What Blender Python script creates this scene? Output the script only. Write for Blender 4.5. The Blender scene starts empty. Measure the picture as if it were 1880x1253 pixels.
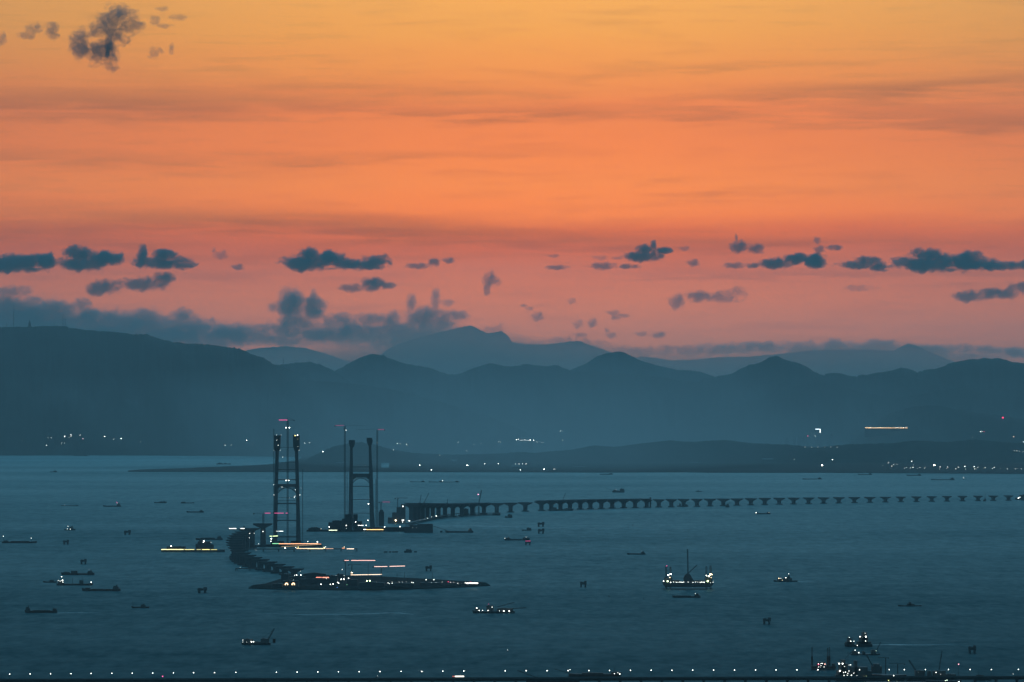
import bpy, bmesh, math, random
from mathutils import Vector, noise, Matrix
R = math.radians
random.seed(7)
# ------------------------------------------------------------------ camera
F, H, HZ = 8883.0, 281.0, 760.0          # focal length (photo px), eye height (m), horizon row
PITCH = math.atan((HZ - 626.5) / F)
SC = bpy.context.scene
cam = bpy.data.cameras.new('camera'); cam_o = bpy.data.objects.new('camera', cam)
SC.collection.objects.link(cam_o); SC.camera = cam_o
cam.sensor_width = 36; cam.lens = 36 * F / 1880
cam.clip_start = 5; cam.clip_end = 400000
cam_o.location = (0, 0, H); cam_o.rotation_euler = (math.pi / 2 + PITCH, 0, 0)

def at(px, py, Y):
    """the point at distance Y seen at photo pixel (px, py)"""
    u, v = px - 940, 626.5 - py
    dy = F * math.cos(PITCH) - v * math.sin(PITCH); dz = F * math.sin(PITCH) + v * math.cos(PITCH)
    return Vector((u / dy * Y, Y, H + dz / dy * Y))
def sea(px, py, z=0.0):
    u, v = px - 940, 626.5 - py
    dy = F * math.cos(PITCH) - v * math.sin(PITCH); dz = F * math.sin(PITCH) + v * math.cos(PITCH)
    t = (z - H) / dz
    return Vector((u * t, dy * t, z))
def mpp(py): return sea(941, py).x - sea(940, py).x      # metres per photo pixel on the water at that row

# ------------------------------------------------------------------ world: afterglow sky
world = bpy.data.worlds.new('World'); SC.world = world; world.use_nodes = True
nt = world.node_tree; nt.nodes.clear()
def N(tree, t, **kw):
    n = tree.nodes.new(t)
    for k, v in kw.items():
        setattr(n, k, v)
    return n
def M(tree, op, a, b=None, c=None, clamp=False):
    n = tree.nodes.new('ShaderNodeMath'); n.operation = op; n.use_clamp = clamp
    for i, q in enumerate((a, b, c)):
        if q is None: continue
        if isinstance(q, (int, float)): n.inputs[i].default_value = q
        else: tree.links.new(q, n.inputs[i])
    return n.outputs[0]
def ramp(tree, fac, stops, interp='LINEAR'):
    n = tree.nodes.new('ShaderNodeValToRGB'); cr = n.color_ramp; cr.interpolation = interp
    while len(cr.elements) > 1: cr.elements.remove(cr.elements[-1])
    cr.elements[0].position = stops[0][0]; cr.elements[0].color = (*stops[0][1], 1)
    for p, c in stops[1:]:
        e = cr.elements.new(p); e.color = (*c, 1)
    tree.links.new(fac, n.inputs[0]); return n.outputs[0]
def mixc(tree, fac, a, b, blend='MIX'):
    n = tree.nodes.new('ShaderNodeMix'); n.data_type = 'RGBA'; n.blend_type = blend; n.clamp_factor = True
    for s, q in ((0, fac), (6, a), (7, b)):
        if isinstance(q, (int, float)): n.inputs[s].default_value = q
        elif isinstance(q, tuple): n.inputs[s].default_value = (*q, 1)
        else: tree.links.new(q, n.inputs[s])
    return n.outputs[2]
tc = N(nt, 'ShaderNodeTexCoord'); sp = N(nt, 'ShaderNodeSeparateXYZ'); nt.links.new(tc.outputs['Generated'], sp.inputs[0])
X, Y_, Z = sp.outputs
hyp = M(nt, 'SQRT', M(nt, 'ADD', M(nt, 'MULTIPLY', X, X), M(nt, 'MULTIPLY', Y_, Y_)))
S = M(nt, 'DIVIDE', Z, M(nt, 'MAXIMUM', hyp, 0.001))            # slope above the horizon
AZ = M(nt, 'ARCTAN2', X, Y_)                                      # azimuth from the afterglow
def gauss(q, w): 
    d = M(nt, 'DIVIDE', q, w); return M(nt, 'EXPONENT', M(nt, 'MULTIPLY', M(nt, 'MULTIPLY', d, d), -1))
cx = N(nt, 'ShaderNodeCombineXYZ'); nt.links.new(M(nt, 'MULTIPLY', AZ, 22), cx.inputs[0]); nt.links.new(M(nt, 'MULTIPLY', S, 190), cx.inputs[1])
n1 = N(nt, 'ShaderNodeTexNoise'); n1.inputs['Scale'].default_value = 1.0; n1.inputs['Detail'].default_value = 4; n1.inputs['Roughness'].default_value = .5; n1.inputs['Distortion'].default_value = .5
nt.links.new(cx.outputs[0], n1.inputs['Vector'])
cx2 = N(nt, 'ShaderNodeCombineXYZ'); nt.links.new(M(nt, 'MULTIPLY', AZ, 60), cx2.inputs[0]); nt.links.new(M(nt, 'MULTIPLY', S, 700), cx2.inputs[1])
n2 = N(nt, 'ShaderNodeTexNoise'); n2.inputs['Scale'].default_value = 1.0; n2.inputs['Detail'].default_value = 3; n2.inputs['Distortion'].default_value = .4
nt.links.new(cx2.outputs[0], n2.inputs['Vector'])
NZ = M(nt, 'SUBTRACT', n1.outputs[0], .5); NZ2 = M(nt, 'SUBTRACT', n2.outputs[0], .5)
def row(py): return (HZ - py) / F / 0.1
# radiance of the afterglow behind the haze, worked out from its colour seen through the haze
HAZE_LEN, HAZE_TOP, HAZE_END = 70000, 1720, 79000
AIR = (.062, .160, .235)
def lin(c): return tuple(((v / 255 + .055) / 1.055) ** 2.4 if v > 10 else v / 255 / 12.92 for v in c)
def behind(py, c):
    sl = max((HZ - py) / F, 1e-4); T = math.exp(-min(HAZE_END, (HAZE_TOP - H) / sl) / HAZE_LEN)
    return tuple(max(.01, (v - (1 - T) * a) / T) for v, a in zip(lin(c), AIR))
SEEN = [(740, (120, 118, 125)), (650, (146, 120, 122)), (600, (172, 124, 120)), (550, (190, 124, 114)), (500, (188, 118, 110)), (455, (194, 110, 98)), (425, (214, 115, 90)),
        (395, (240, 134, 90)), (340, (242, 140, 90)), (270, (238, 134, 88)), (200, (232, 132, 88)), (130, (236, 148, 88)), (60, (238, 162, 90)), (0, (240, 169, 94)), (-90, (225, 175, 110))]
SKY_STOPS = [(max(0, row(a)), behind(a, c)) for a, c in SEEN]
tS = M(nt, 'ADD', M(nt, 'DIVIDE', S, 0.1), M(nt, 'MULTIPLY', NZ, .045))
glow = ramp(nt, tS, SKY_STOPS)
# sunset is brighter straight ahead
azf = M(nt, 'ADD', .66, M(nt, 'MULTIPLY', gauss(M(nt, 'SUBTRACT', AZ, .012), .10), .36))
# dusky cirrus streaks: (photo x, y, half width px, half height px, tilt, strength)
STREAKS = [(1650, 165, 360, 16, -.05, .45), (1850, 225, 330, 22, .05, .36), (1000, 210, 300, 12, .0, .3), (250, 190, 520, 26, .0, .38), (650, 160, 330, 12, .02, .16),
           (700, 290, 420, 11, -.02, .20), (60, 290, 260, 14, .0, .22), (1180, 330, 90, 8, 0, .18), (1380, 350, 200, 8, .0, .15), (640, 414, 620, 22, .05, .40), (100, 425, 420, 26, .0, .30),
           (1500, 448, 420, 12, 0, .25), (1500, 505, 430, 9, 0, .25), (620, 470, 300, 10, .0, .12), (250, 505, 300, 8, 0, .15), (1300, 125, 320, 10, -.03, .18)]
dark = None
for (px, py, wx, wy, tl, st) in STREAKS:
    a0, s0 = (px - 940) / F, (HZ - py) / F
    da = M(nt, 'SUBTRACT', AZ, a0)
    ds = M(nt, 'SUBTRACT', M(nt, 'SUBTRACT', S, s0), M(nt, 'MULTIPLY', da, -tl))
    ds = M(nt, 'ADD', ds, M(nt, 'ADD', M(nt, 'MULTIPLY', NZ, .006), M(nt, 'MULTIPLY', NZ2, .0035)))
    g = M(nt, 'MULTIPLY', M(nt, 'MULTIPLY', gauss(da, wx / F), gauss(ds, wy / F)), st * 1.25)
    dark = g if dark is None else M(nt, 'ADD', dark, g)
dark = M(nt, 'ADD', dark, M(nt, 'MULTIPLY', M(nt, 'ADD', NZ, M(nt, 'MULTIPLY', NZ2, 1.5)), .5), clamp=True)
glow = mixc(nt, dark, glow, (.36, .40, .72), 'MULTIPLY')
g2 = N(nt, 'ShaderNodeVectorMath'); g2.operation = 'SCALE'; nt.links.new(glow, g2.inputs[0]); nt.links.new(azf, g2.inputs['Scale'])
# the blue dome above and around the glow
dome = ramp(nt, M(nt, 'MAXIMUM', Z, 0.0), [(0, (.11, .27, .37)), (.2, (.12, .33, .47)), (.5, (.14, .40, .58)), (1, (.13, .39, .57))])
up = N(nt, 'ShaderNodeMapRange'); up.interpolation_type = 'SMOOTHSTEP'
up.inputs[1].default_value = .088; up.inputs[2].default_value = .15; nt.links.new(S, up.inputs[0])
side = gauss(AZ, .45)
pil = M(nt, 'ADD', .36, M(nt, 'MULTIPLY', gauss(AZ, .13), 1.3))
pv = N(nt, 'ShaderNodeVectorMath'); pv.operation = 'SCALE'; nt.links.new(dome, pv.inputs[0]); nt.links.new(pil, pv.inputs['Scale'])
dome_low = pv.outputs[0]
dome = mixc(nt, M(nt, 'MULTIPLY', Z, 1.6, clamp=True), dome_low, dome)
w = M(nt, 'MULTIPLY', M(nt, 'SUBTRACT', 1, up.outputs[0]), side)
sky_col = mixc(nt, w, dome, g2.outputs[0])
# a trace of the real twilight atmosphere (sun just under the horizon)
nish = N(nt, 'ShaderNodeTexSky'); nish.sky_type = 'NISHITA'; nish.sun_disc = False; nish.sun_elevation = R(-2); nish.sun_rotation = R(0)
b1 = N(nt, 'ShaderNodeBackground'); nt.links.new(sky_col, b1.inputs[0]); b1.inputs[1].default_value = 1
b2 = N(nt, 'ShaderNodeBackground'); nt.links.new(nish.outputs[0], b2.inputs[0]); b2.inputs[1].default_value = .05
ad = N(nt, 'ShaderNodeAddShader'); nt.links.new(b1.outputs[0], ad.inputs[0]); nt.links.new(b2.outputs[0], ad.inputs[1])
wo = N(nt, 'ShaderNodeOutputWorld'); nt.links.new(ad.outputs[0], wo.inputs[0])
world.cycles.sampling_method = 'MANUAL'; world.cycles.sample_map_resolution = 2048
SC.view_settings.view_transform = 'Standard'; SC.view_settings.look = 'None'
SC.view_settings.exposure = 0; SC.view_settings.gamma = 1
SC.render.engine = 'CYCLES'
SC.cycles.use_denoising = True; SC.cycles.max_bounces = 5; SC.cycles.volume_bounces = 0
SC.cycles.transparent_max_bounces = 16; SC.cycles.sample_clamp_indirect = 3

# ------------------------------------------------------------------ materials
def mat(name, col, rough=.7, metal=0, noise_amt=.25, scale=.3, spec=.5):
    m = bpy.data.materials.new(name); m.use_nodes = True; t = m.node_tree; p = t.nodes['Principled BSDF']
    tc = t.nodes.new('ShaderNodeTexCoord'); nz = t.nodes.new('ShaderNodeTexNoise'); nz.inputs['Scale'].default_value = scale; nz.inputs['Detail'].default_value = 5
    t.links.new(tc.outputs['Object'], nz.inputs['Vector'])
    lo = tuple(c * (1 - noise_amt) for c in col); hi = tuple(min(1, c * (1 + noise_amt)) for c in col)
    t.links.new(ramp(t, nz.outputs[0], [(.3, lo), (.7, hi)]), p.inputs['Base Color'])
    p.inputs['Roughness'].default_value = rough; p.inputs['Metallic'].default_value = metal; p.inputs['Specular IOR Level'].default_value = spec
    return m
def lamp_mat(name, col, power, sampled=False):
    m = bpy.data.materials.new(name); m.use_nodes = True; t = m.node_tree; p = t.nodes['Principled BSDF']
    p.inputs['Base Color'].default_value = (*[min(.9, c) for c in col], 1)
    p.inputs['Emission Color'].default_value = (*col, 1); p.inputs['Emission Strength'].default_value = power
    m.cycles.emission_sampling = 'FRONT' if sampled else 'NONE'
    return m
hill_m = mat('forest_hillside', (.012, .02, .017), .95, noise_amt=.35, scale=.004, spec=.1)
land_m = mat('coastal_land', (.014, .022, .02), .95, noise_amt=.4, scale=.003, spec=.1)

def water_mat():
    m = bpy.data.materials.new('sea_water'); m.use_nodes = True; t = m.node_tree; t.nodes.clear()
    g = t.nodes.new('ShaderNodeNewGeometry')
    def nz(sx, sy, det):
        mp = t.nodes.new('ShaderNodeMapping'); mp.inputs['Scale'].default_value = (sx, sy, 1); t.links.new(g.outputs['Position'], mp.inputs[0])
        n = t.nodes.new('ShaderNodeTexNoise'); n.inputs['Scale'].default_value = 1; n.inputs['Detail'].default_value = det; t.links.new(mp.outputs[0], n.inputs['Vector']); return n.outputs[0]
    big = nz(1 / 2600, 1 / 1300, 5); streak = nz(1 / 420, 1 / 170, 4); chop = M(t, 'ADD', M(t, 'MULTIPLY', nz(1 / 12, 1 / 45, 3), .5), M(t, 'MULTIPLY', nz(1 / 36, 1 / 130, 3), .5))
    gl = t.nodes.new('ShaderNodeBsdfGlossy'); df = t.nodes.new('ShaderNodeBsdfDiffuse'); ad = t.nodes.new('ShaderNodeAddShader'); o = t.nodes.new('ShaderNodeOutputMaterial')
    df.inputs[0].default_value = (.002, .018, .024, 1)
    # wind patches: rougher water reflects less of the sky
    q = M(t, 'ADD', M(t, 'MULTIPLY', M(t, 'SUBTRACT', big, .5), .9), M(t, 'ADD', M(t, 'MULTIPLY', M(t, 'SUBTRACT', streak, .5), .35), M(t, 'MULTIPLY', M(t, 'SUBTRACT', chop, .5), 1.8)))
    q = M(t, 'ADD', q, .5, clamp=True)
    fn = t.nodes.new('ShaderNodeFresnel'); fn.inputs['IOR'].default_value = 1.011
    gc = ramp(t, q, [(0, (.07, .15, .165)), (1, (.40, .56, .58))])
    vs = t.nodes.new('ShaderNodeVectorMath'); vs.operation = 'SCALE'; t.links.new(gc, vs.inputs[0]); t.links.new(fn.outputs[0], vs.inputs['Scale']); t.links.new(vs.outputs[0], gl.inputs[0])
    gl.inputs['Roughness'].default_value = .36
    bp = t.nodes.new('ShaderNodeBump'); bp.inputs['Strength'].default_value = 1; bp.inputs['Distance'].default_value = 1.0
    t.links.new(M(t, 'ADD', M(t, 'MULTIPLY', nz(1 / 9, 1 / 16, 3), 1.2), M(t, 'MULTIPLY', nz(1 / 60, 1 / 140, 4), 3.2)), bp.inputs['Height']); t.links.new(bp.outputs[0], gl.inputs['Normal'])
    t.links.new(gl.outputs[0], ad.inputs[0]); t.links.new(df.outputs[0], ad.inputs[1]); t.links.new(ad.outputs[0], o.inputs[0])
    return m
water_m = water_mat()

# ------------------------------------------------------------------ object helpers
COL = SC.collection
def tag(o, label=None, cat=None, group=None, kind=None):
    if label: o['label'] = label
    if cat: o['category'] = cat
    if group: o['group'] = group
    if kind: o['kind'] = kind
    return o
def link(name, me, m, parent=None, loc=None):
    o = bpy.data.objects.new(name, me); COL.objects.link(o)
    if m: me.materials.append(m)
    if parent: o.parent = parent
    if loc is not None: o.location = loc
    return o
def empty(name, loc, rz=0):
    o = bpy.data.objects.new(name, None); COL.objects.link(o); o.location = loc; o.rotation_euler = (0, 0, rz); o.empty_display_size = 5
    return o
class MB:
    def __init__(s): s.v = []; s.f = []
    def poly(s, pts, faces):
        b = len(s.v); s.v += [tuple(p) for p in pts]; s.f += [tuple(i + b for i in f) for f in faces]; return s
    def box(s, x0, x1, y0, y1, z0, z1):
        return s.poly([(x0,y0,z0),(x1,y0,z0),(x1,y1,z0),(x0,y1,z0),(x0,y0,z1),(x1,y0,z1),(x1,y1,z1),(x0,y1,z1)],
            [(0,3,2,1),(4,5,6,7),(0,1,5,4),(1,2,6,5),(2,3,7,6),(3,0,4,7)])
    def tube(s, a, b, r0, r1=None, n=6):
        r1 = r0 if r1 is None else r1
        a, b = Vector(a), Vector(b); d = (b - a).normalized()
        q = d.to_track_quat('Z', 'Y'); pts = []
        for c, r in ((a, r0), (b, r1)):
            for k in range(n):
                an = 2 * math.pi * (k + .5) / n; pts.append(c + q @ Vector((r * math.cos(an), r * math.sin(an), 0)))
        return s.poly(pts, [tuple(range(n - 1, -1, -1)), tuple(range(n, 2 * n))] + [(k, (k + 1) % n, n + (k + 1) % n, n + k) for k in range(n)])
    def extr(s, outline, y0, y1):        # outline in (x, z), extruded in y
        n = len(outline)
        return s.poly([(x, y0, z) for x, z in outline] + [(x, y1, z) for x, z in outline],
            [tuple(range(n)), tuple(range(2 * n - 1, n - 1, -1))] + [(k, n + k, n + (k + 1) % n, (k + 1) % n) for k in range(n)])
    def slab(s, outline, z0, z1):        # outline in (x, y), extruded in z
        n = len(outline)
        return s.poly([(x, y, z0) for x, y in outline] + [(x, y, z1) for x, y in outline],
            [tuple(range(n - 1, -1, -1)), tuple(range(n, 2 * n))] + [(k, (k + 1) % n, n + (k + 1) % n, n + k) for k in range(n)])
    def lattice(s, a, b, w, r, step=None, n=4):   # square truss from a to b, half width w, member radius r
        a, b = Vector(a), Vector(b); d = (b - a); L = d.length; q = d.normalized().to_track_quat('Z', 'Y')
        cs = [q @ Vector((sx * w, sy * w, 0)) for sx, sy in ((-1,-1),(1,-1),(1,1),(-1,1))]
        for c in cs: s.tube(a + c, b + c, r, n=n)
        step = step or 2.2 * w; k = max(1, round(L / step))
        for i in range(k):
            p, t = a + d * (i / k), a + d * ((i + 1) / k)
            for j in range(4):
                c0, c1 = cs[j], cs[(j + 1) % 4]
                s.tube(p + (c0 if i % 2 else c1), t + (c1 if i % 2 else c0), r * .7, n=3)
                s.tube(t + c0, t + c1, r * .7, n=3)
        return s
    def ball(s, c, r, n=8):
        c = Vector(c); pts = [c + Vector((0, 0, r))]; k = n // 2
        for i in range(1, k):
            for j in range(n):
                th, ph = math.pi * i / k, 2 * math.pi * j / n
                pts.append(c + Vector((r * math.sin(th) * math.cos(ph), r * math.sin(th) * math.sin(ph), r * math.cos(th))))
        pts.append(c - Vector((0, 0, r))); fs = []
        for j in range(n): fs.append((0, 1 + j, 1 + (j + 1) % n))
        for i in range(k - 2):
            for j in range(n):
                a = 1 + i * n; fs.append((a + j, a + n + j, a + n + (j + 1) % n, a + (j + 1) % n))
        a = 1 + (k - 2) * n; e = len(pts) - 1
        for j in range(n): fs.append((a + j, e, a + (j + 1) % n))
        return s.poly(pts, fs)
    def mesh(s, name):
        me = bpy.data.meshes.new(name); me.from_pydata(s.v, [], s.f); me.update(); return me
    def build(s, name, m, parent=None, loc=None): return link(name, s.mesh(name), m, parent, loc)

# ------------------------------------------------------------------ the setting: water, land, hills
b = MB(); b.poly([(-60000, -800, 0), (60000, -800, 0), (60000, 78500, 0), (-60000, 78500, 0)], [(0, 1, 2, 3)])
tag(b.build('sea', water_m), kind='structure')

def interp(pts, x):
    if x <= pts[0][0]: return pts[0][1]
    for (x0, y0), (x1, y1) in zip(pts, pts[1:]):
        if x <= x1:
            t = (x - x0) / (x1 - x0); return y0 + (y1 - y0) * t
    return pts[-1][1]
def fr(p, o=5): return noise.fractal(Vector(p), 1.0, 2.1, o)
def ridge(name, pts, D, front, back, amp=.14, rough=2.2, step=3, x0=None, x1=None, seed=0):
    x0 = pts[0][0] if x0 is None else x0; x1 = pts[-1][0] if x1 is None else x1
    nx = int((x1 - x0) / step) + 1; rows = 16; V = []; Fc = []
    ts = [-1 + i / 10 for i in range(11)] + [i / 5 for i in range(1, 6)]
    for i in range(nx):
        px = x0 + i * step; top = at(px, interp(pts, px), D)
        sp_ = (px * .011 + seed, seed * 3.1)
        for t in ts:
            y = D + (t * front if t < 0 else t * back)
            prof = (1 - abs(t)) ** 1.15 if t < 0 else (1 - t) ** 1.3
            spur = fr((px * .012 + t * .9, t * 1.2 + seed, seed), 5)
            h = top.z * prof * (1 + amp * 3.2 * spur * min(1, abs(t) * 4) * (1 if t < 0 else .6))
            h = min(h, top.z * (1 - .35 * abs(t)))
            if abs(t) < .01: h = top.z + rough * fr((px * .35, seed, 0), 4) * 5 + rough * 3 * fr((px * .08, seed + 9, 0), 3)
            V.append((top.x * (y / D), y, h - (6 if abs(t) > .99 else 0)))
    n = len(ts)
    for i in range(nx - 1):
        for j in range(n - 1):
            a = i * n + j; Fc.append((a, a + n, a + n + 1, a + 1))
    me = bpy.data.meshes.new(name); me.from_pydata(V, [], Fc); me.update()
    for p in me.polygons: p.use_smooth = True
    return tag(link(name, me, hill_m), kind='structure')
LEFT = [(-500, 640), (-250, 612), (-100, 604), (0, 601), (30, 600), (50, 601), (80, 599), (115, 599), (140, 604), (165, 607), (210, 610), (240, 614), (270, 614), (290, 622), (320, 628), (340, 631),
        (380, 632), (420, 638), (440, 640), (465, 652), (485, 658), (500, 668), (515, 672), (535, 681), (560, 694), (600, 716), (640, 742), (690, 775), (740, 805)]
ridge('left_mountain', LEFT, 37000, 4500, 4000, seed=1)
MIDL = [(440, 700), (500, 672), (515, 670), (540, 667), (570, 665), (590, 670), (610, 680), (640, 700), (700, 740), (760, 790)]
ridge('mountain', MIDL, 42500, 3000, 3000, seed=2)
MAIN = [(500, 760), (540, 722), (580, 700), (610, 684), (640, 668), (662, 656), (680, 651), (697, 651), (715, 658), (740, 667), (765, 672), (782, 674), (800, 680), (822, 688), (845, 687), (862, 679), (885, 671), (893, 670), (905, 667), (920, 672), (935, 673),
        (950, 672), (967, 668), (985, 672), (1003, 672), (1023, 671), (1035, 677), (1050, 682), (1100, 683), (1160, 687), (1210, 692), (1245, 699), (1300, 704), (1400, 722), (1500, 745), (1650, 790)]
ridge('mountain_range', MAIN, 44000, 4500, 3500, seed=3)
PEAK = [(1000, 705), (1045, 681), (1075, 668), (1095, 655), (1115, 648), (1140, 646), (1150, 649), (1170, 660), (1200, 670), (1240, 679), (1270, 681), (1290, 684), (1310, 692), (1350, 715), (1420, 770)]
ridge('mountain', PEAK, 50000, 3000, 3000, seed=4)
RIGHT = [(1240, 720), (1290, 697), (1320, 691), (1340, 687), (1355, 680), (1375, 670), (1395, 667), (1410, 657), (1425, 653), (1440, 660), (1470, 668), (1490, 680), (1510, 689), (1530, 684), (1545, 687), (1565, 692), (1600, 687), (1640, 680), (1650, 676), (1668, 677), (1685, 684), (1700, 679), (1722, 677),
         (1750, 665), (1790, 659), (1835, 658), (1865, 666), (1880, 667), (1950, 676), (2100, 690), (2400, 720)]
ridge('right_mountain', RIGHT, 42000, 4000, 4000, seed=5)
ridge('left_foothills', [(-300, 730), (0, 742), (120, 738), (280, 735), (430, 742), (490, 712), (540, 698), (600, 701), (660, 706), (720, 716), (800, 735), (900, 765), (980, 800)], 35500, 1500, 2500, seed=6)
ridge('right_foothills', [(1200, 800), (1300, 760), (1400, 728), (1450, 708), (1490, 699), (1530, 706), (1580, 720), (1640, 733), (1700, 722), (1760, 712), (1850, 716), (1950, 720), (2200, 740)], 38500, 2000, 3000, seed=7)
ridge('right_foothills', [(1560, 800), (1630, 760), (1680, 746), (1720, 745), (1780, 756), (1850, 765), (2000, 790), (2200, 806)], 34500, 2000, 2500, seed=8)
FAR = [(150, 700), (300, 668), (400, 655), (470, 640), (520, 636), (560, 639), (600, 650), (640, 664), (665, 676), (700, 650), (720, 636), (760, 622), (800, 612), (835, 604), (855, 599), (865, 598), (880, 605), (893, 612), (905, 611), (920, 608), (930, 614), (940, 628), (960, 632),
       (1000, 633), (1040, 628), (1060, 626), (1090, 636), (1125, 648), (1160, 657), (1180, 655), (1205, 657), (1230, 662), (1270, 661), (1320, 656), (1380, 655), (1450, 648), (1500, 643), (1560, 642), (1610, 643), (1640, 645), (1655, 636), (1668, 631), (1685, 636), (1705, 646), (1740, 660), (1780, 676), (1850, 684), (2000, 670), (2200, 690)]
ridge('far_mountain_range', FAR, 75000, 3000, 2500, rough=2.5, seed=9)
# low wooded hills along the coast
ridge('coastal_hill', [(545, 858), (565, 842), (590, 830), (612, 820), (640, 814), (662, 812), (690, 817), (720, 826), (760, 832), (820, 835), (900, 834), (960, 830), (1040, 838), (1120, 864)], 28500, 1200, 1500, amp=.09, rough=1.0, seed=10)
ridge('coastal_hill', [(860, 862), (930, 838), (1000, 830), (1050, 826), (1090, 818), (1130, 821), (1180, 814), (1230, 809), (1270, 812), (1330, 808), (1380, 814), (1450, 817), (1500, 822), (1560, 816), (1640, 814), (1680, 809), (1740, 812), (1790, 807), (1850, 813), (1900, 814), (2100, 818), (2300, 836)], 29000, 1500, 2500, amp=.09, rough=1.0, seed=11)
ridge('coastal_hill', [(-400, 812), (-100, 814), (80, 812), (250, 814), (400, 815), (560, 812), (700, 818), (900, 830)], 35600, 700, 1500, amp=.09, rough=1.0, seed=12)
# land behind the shore
shore = [(-1600, 829), (0, 831), (77, 832), (79, 834.5), (150, 835.5), (300, 837), (500, 838.5), (556, 839), (548, 845), (520, 850), (492, 854), (440, 856.5), (380, 859), (330, 861), (260, 863), (235, 865),
         (235, 866.6), (400, 867), (540, 867), (700, 867), (950, 867.5), (1100, 868), (1260, 867.5), (1300, 868.3), (1500, 868.5), (1700, 869.5), (1900, 870.5), (2200, 872), (3400, 876)]
pts = [sea(x, y) for x, y in shore]; out = [(p.x, p.y) for p in pts] + [(40000, 78000), (-40000, 78000)]
tag(MB().slab(out, -1, 2.5).build('land', land_m), kind='structure')
for (xa, xb, ya, yb) in ((703, 752, 841.5, 843.2), (760, 800, 841.2, 842.4), (700, 714, 850, 859)):
    ps = [sea(x, y, 2.6) for x, y in ((xa, yb), (xb, yb), (xb, ya), (xa, ya))]
    tag(MB().poly(ps, [(0, 1, 2, 3)]).build('lagoon', water_m), kind='structure')
#STAGE2_BEGIN
# ------------------------------------------------------------------ things: materials
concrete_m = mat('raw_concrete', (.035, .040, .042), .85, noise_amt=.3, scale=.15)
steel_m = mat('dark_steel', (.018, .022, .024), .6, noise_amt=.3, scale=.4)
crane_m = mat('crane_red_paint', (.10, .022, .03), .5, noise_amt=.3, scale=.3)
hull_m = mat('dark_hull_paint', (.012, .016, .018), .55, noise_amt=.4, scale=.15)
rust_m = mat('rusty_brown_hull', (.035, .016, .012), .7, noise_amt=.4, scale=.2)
house_m = mat('weathered_ship_house', (.035, .035, .034), .6, noise_amt=.3, scale=.3)
rock_m = mat('rubble_embankment', (.011, .013, .013), .95, noise_amt=.5, scale=.12, spec=.05)
asphalt_m = mat('road_deck', (.018, .018, .018), .9, noise_amt=.3, scale=.1, spec=.1)
build_m = mat('tower_block_wall', (.09, .11, .12), .8, noise_amt=.25, scale=.05)
pale_m = mat('pale_metal_roof', (.30, .34, .34), .6, noise_amt=.2, scale=.02)
glass_m = mat('dark_window_glass', (.01, .015, .018), .15, noise_amt=.1, scale=1)
WH, WARM, AMB, RED, GRN, BLU, PNK, ORG, YEL = (.95, 1, .92), (1, .78, .45), (1, .62, .22), (1, .03, .12), (.35, 1, .5), (.1, .3, 1), (1, .12, .35), (1, .36, .16), (1, .85, .28)
LM = {}
def lm(c, p=7):
    if (c, p) not in LM: LM[(c, p)] = lamp_mat('lit_lamp', c, p, p >= 6)
    return LM[(c, p)]

from mathutils.bvhtree import BVHTree
bpy.context.view_layer.update()
BV = []
for o in list(COL.objects):
    if o.type == 'MESH' and (o.name.split('.')[0] in ('land', 'coastal_hill') or 'mountain' in o.name or 'foothills' in o.name):
        BV.append(BVHTree.FromPolygons([v.co[:] for v in o.data.vertices], [p.vertices[:] for p in o.data.polygons]))
def ground(px, py):
    o = Vector((0, 0, H)); d = (at(px, py, 1000) - o).normalized(); best = None
    for bv in BV:
        h = bv.ray_cast(o, d, 120000)
        if h[0] is not None and (best is None or h[3] < best[1]): best = (h[0], h[3])
    return best[0] if best else sea(px, py)

def shared_lamp(key, c, power, pole=4.0, r=1.0):
    """pole with a bright globe; one mesh shared by every lamp of the kind"""
    b = MB(); b.tube((0, 0, -pole), (0, 0, -r * .6), .12 * r, n=4); b.tube((-.5 * r, 0, -r * 1.0), (.5 * r, 0, -r * 1.0), .15 * r, n=4); nf = len(b.f); b.ball((0, 0, 0), r)
    me = b.mesh(key); me.materials.append(steel_m); me.materials.append(lm(c, power))
    for p in me.polygons: p.material_index = 1 if p.index >= nf else 0
    return me
LMESH = {}; LS = .66
def lamp(name, label, cat, group, p, size, c=WH, power=7, pole=4.0):
    k = (c, power, pole)
    if k not in LMESH: LMESH[k] = shared_lamp('lamp', c, power, pole)
    o = bpy.data.objects.new(name, LMESH[k]); COL.objects.link(o); o.location = p; o.scale = (size * LS,) * 3
    return tag(o, label, cat, group)
def bulb(parent, p, size, c=WH, power=7, name='lamp'):
    k = ('b', c, power)
    if k not in LMESH:
        b = MB(); b.ball((0, 0, 0), 1); me = b.mesh('lamp'); me.materials.append(lm(c, power)); LMESH[k] = me
    o = bpy.data.objects.new(name, LMESH[k]); COL.objects.link(o); o.parent = parent; o.location = p; o.scale = (size * LS,) * 3
    return o

# ------------------------------------------------------------------ suspension bridge towers
def leg_mb(pts, Y, org, dep):
    """pts: (x_left, x_right, py) rows from bottom to top -> tapered chamfered shaft"""
    b = MB(); rows = []
    for xl, xr, py in pts:
        a, c = at(xl, py, Y) - org, at(xr, py, Y) - org; w = c.x - a.x; ch = w * .22; d = dep / 2
        rows.append([(a.x + ch, -d, a.z), (c.x - ch, -d, a.z), (c.x, -d + ch, a.z), (c.x, d - ch, a.z), (c.x - ch, d, a.z), (a.x + ch, d, a.z), (a.x, d - ch, a.z), (a.x, -d + ch, a.z)])
    V = [p for r in rows for p in r]; n = 8
    Fs = [tuple(range(7, -1, -1)), tuple(range(len(V) - 8, len(V)))]
    for i in range(len(rows) - 1):
        for j in range(8):
            a = i * 8 + j; e = i * 8 + (j + 1) % 8; Fs.append((a, e, e + 8, a + 8))
    return b.poly(V, Fs)
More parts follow.
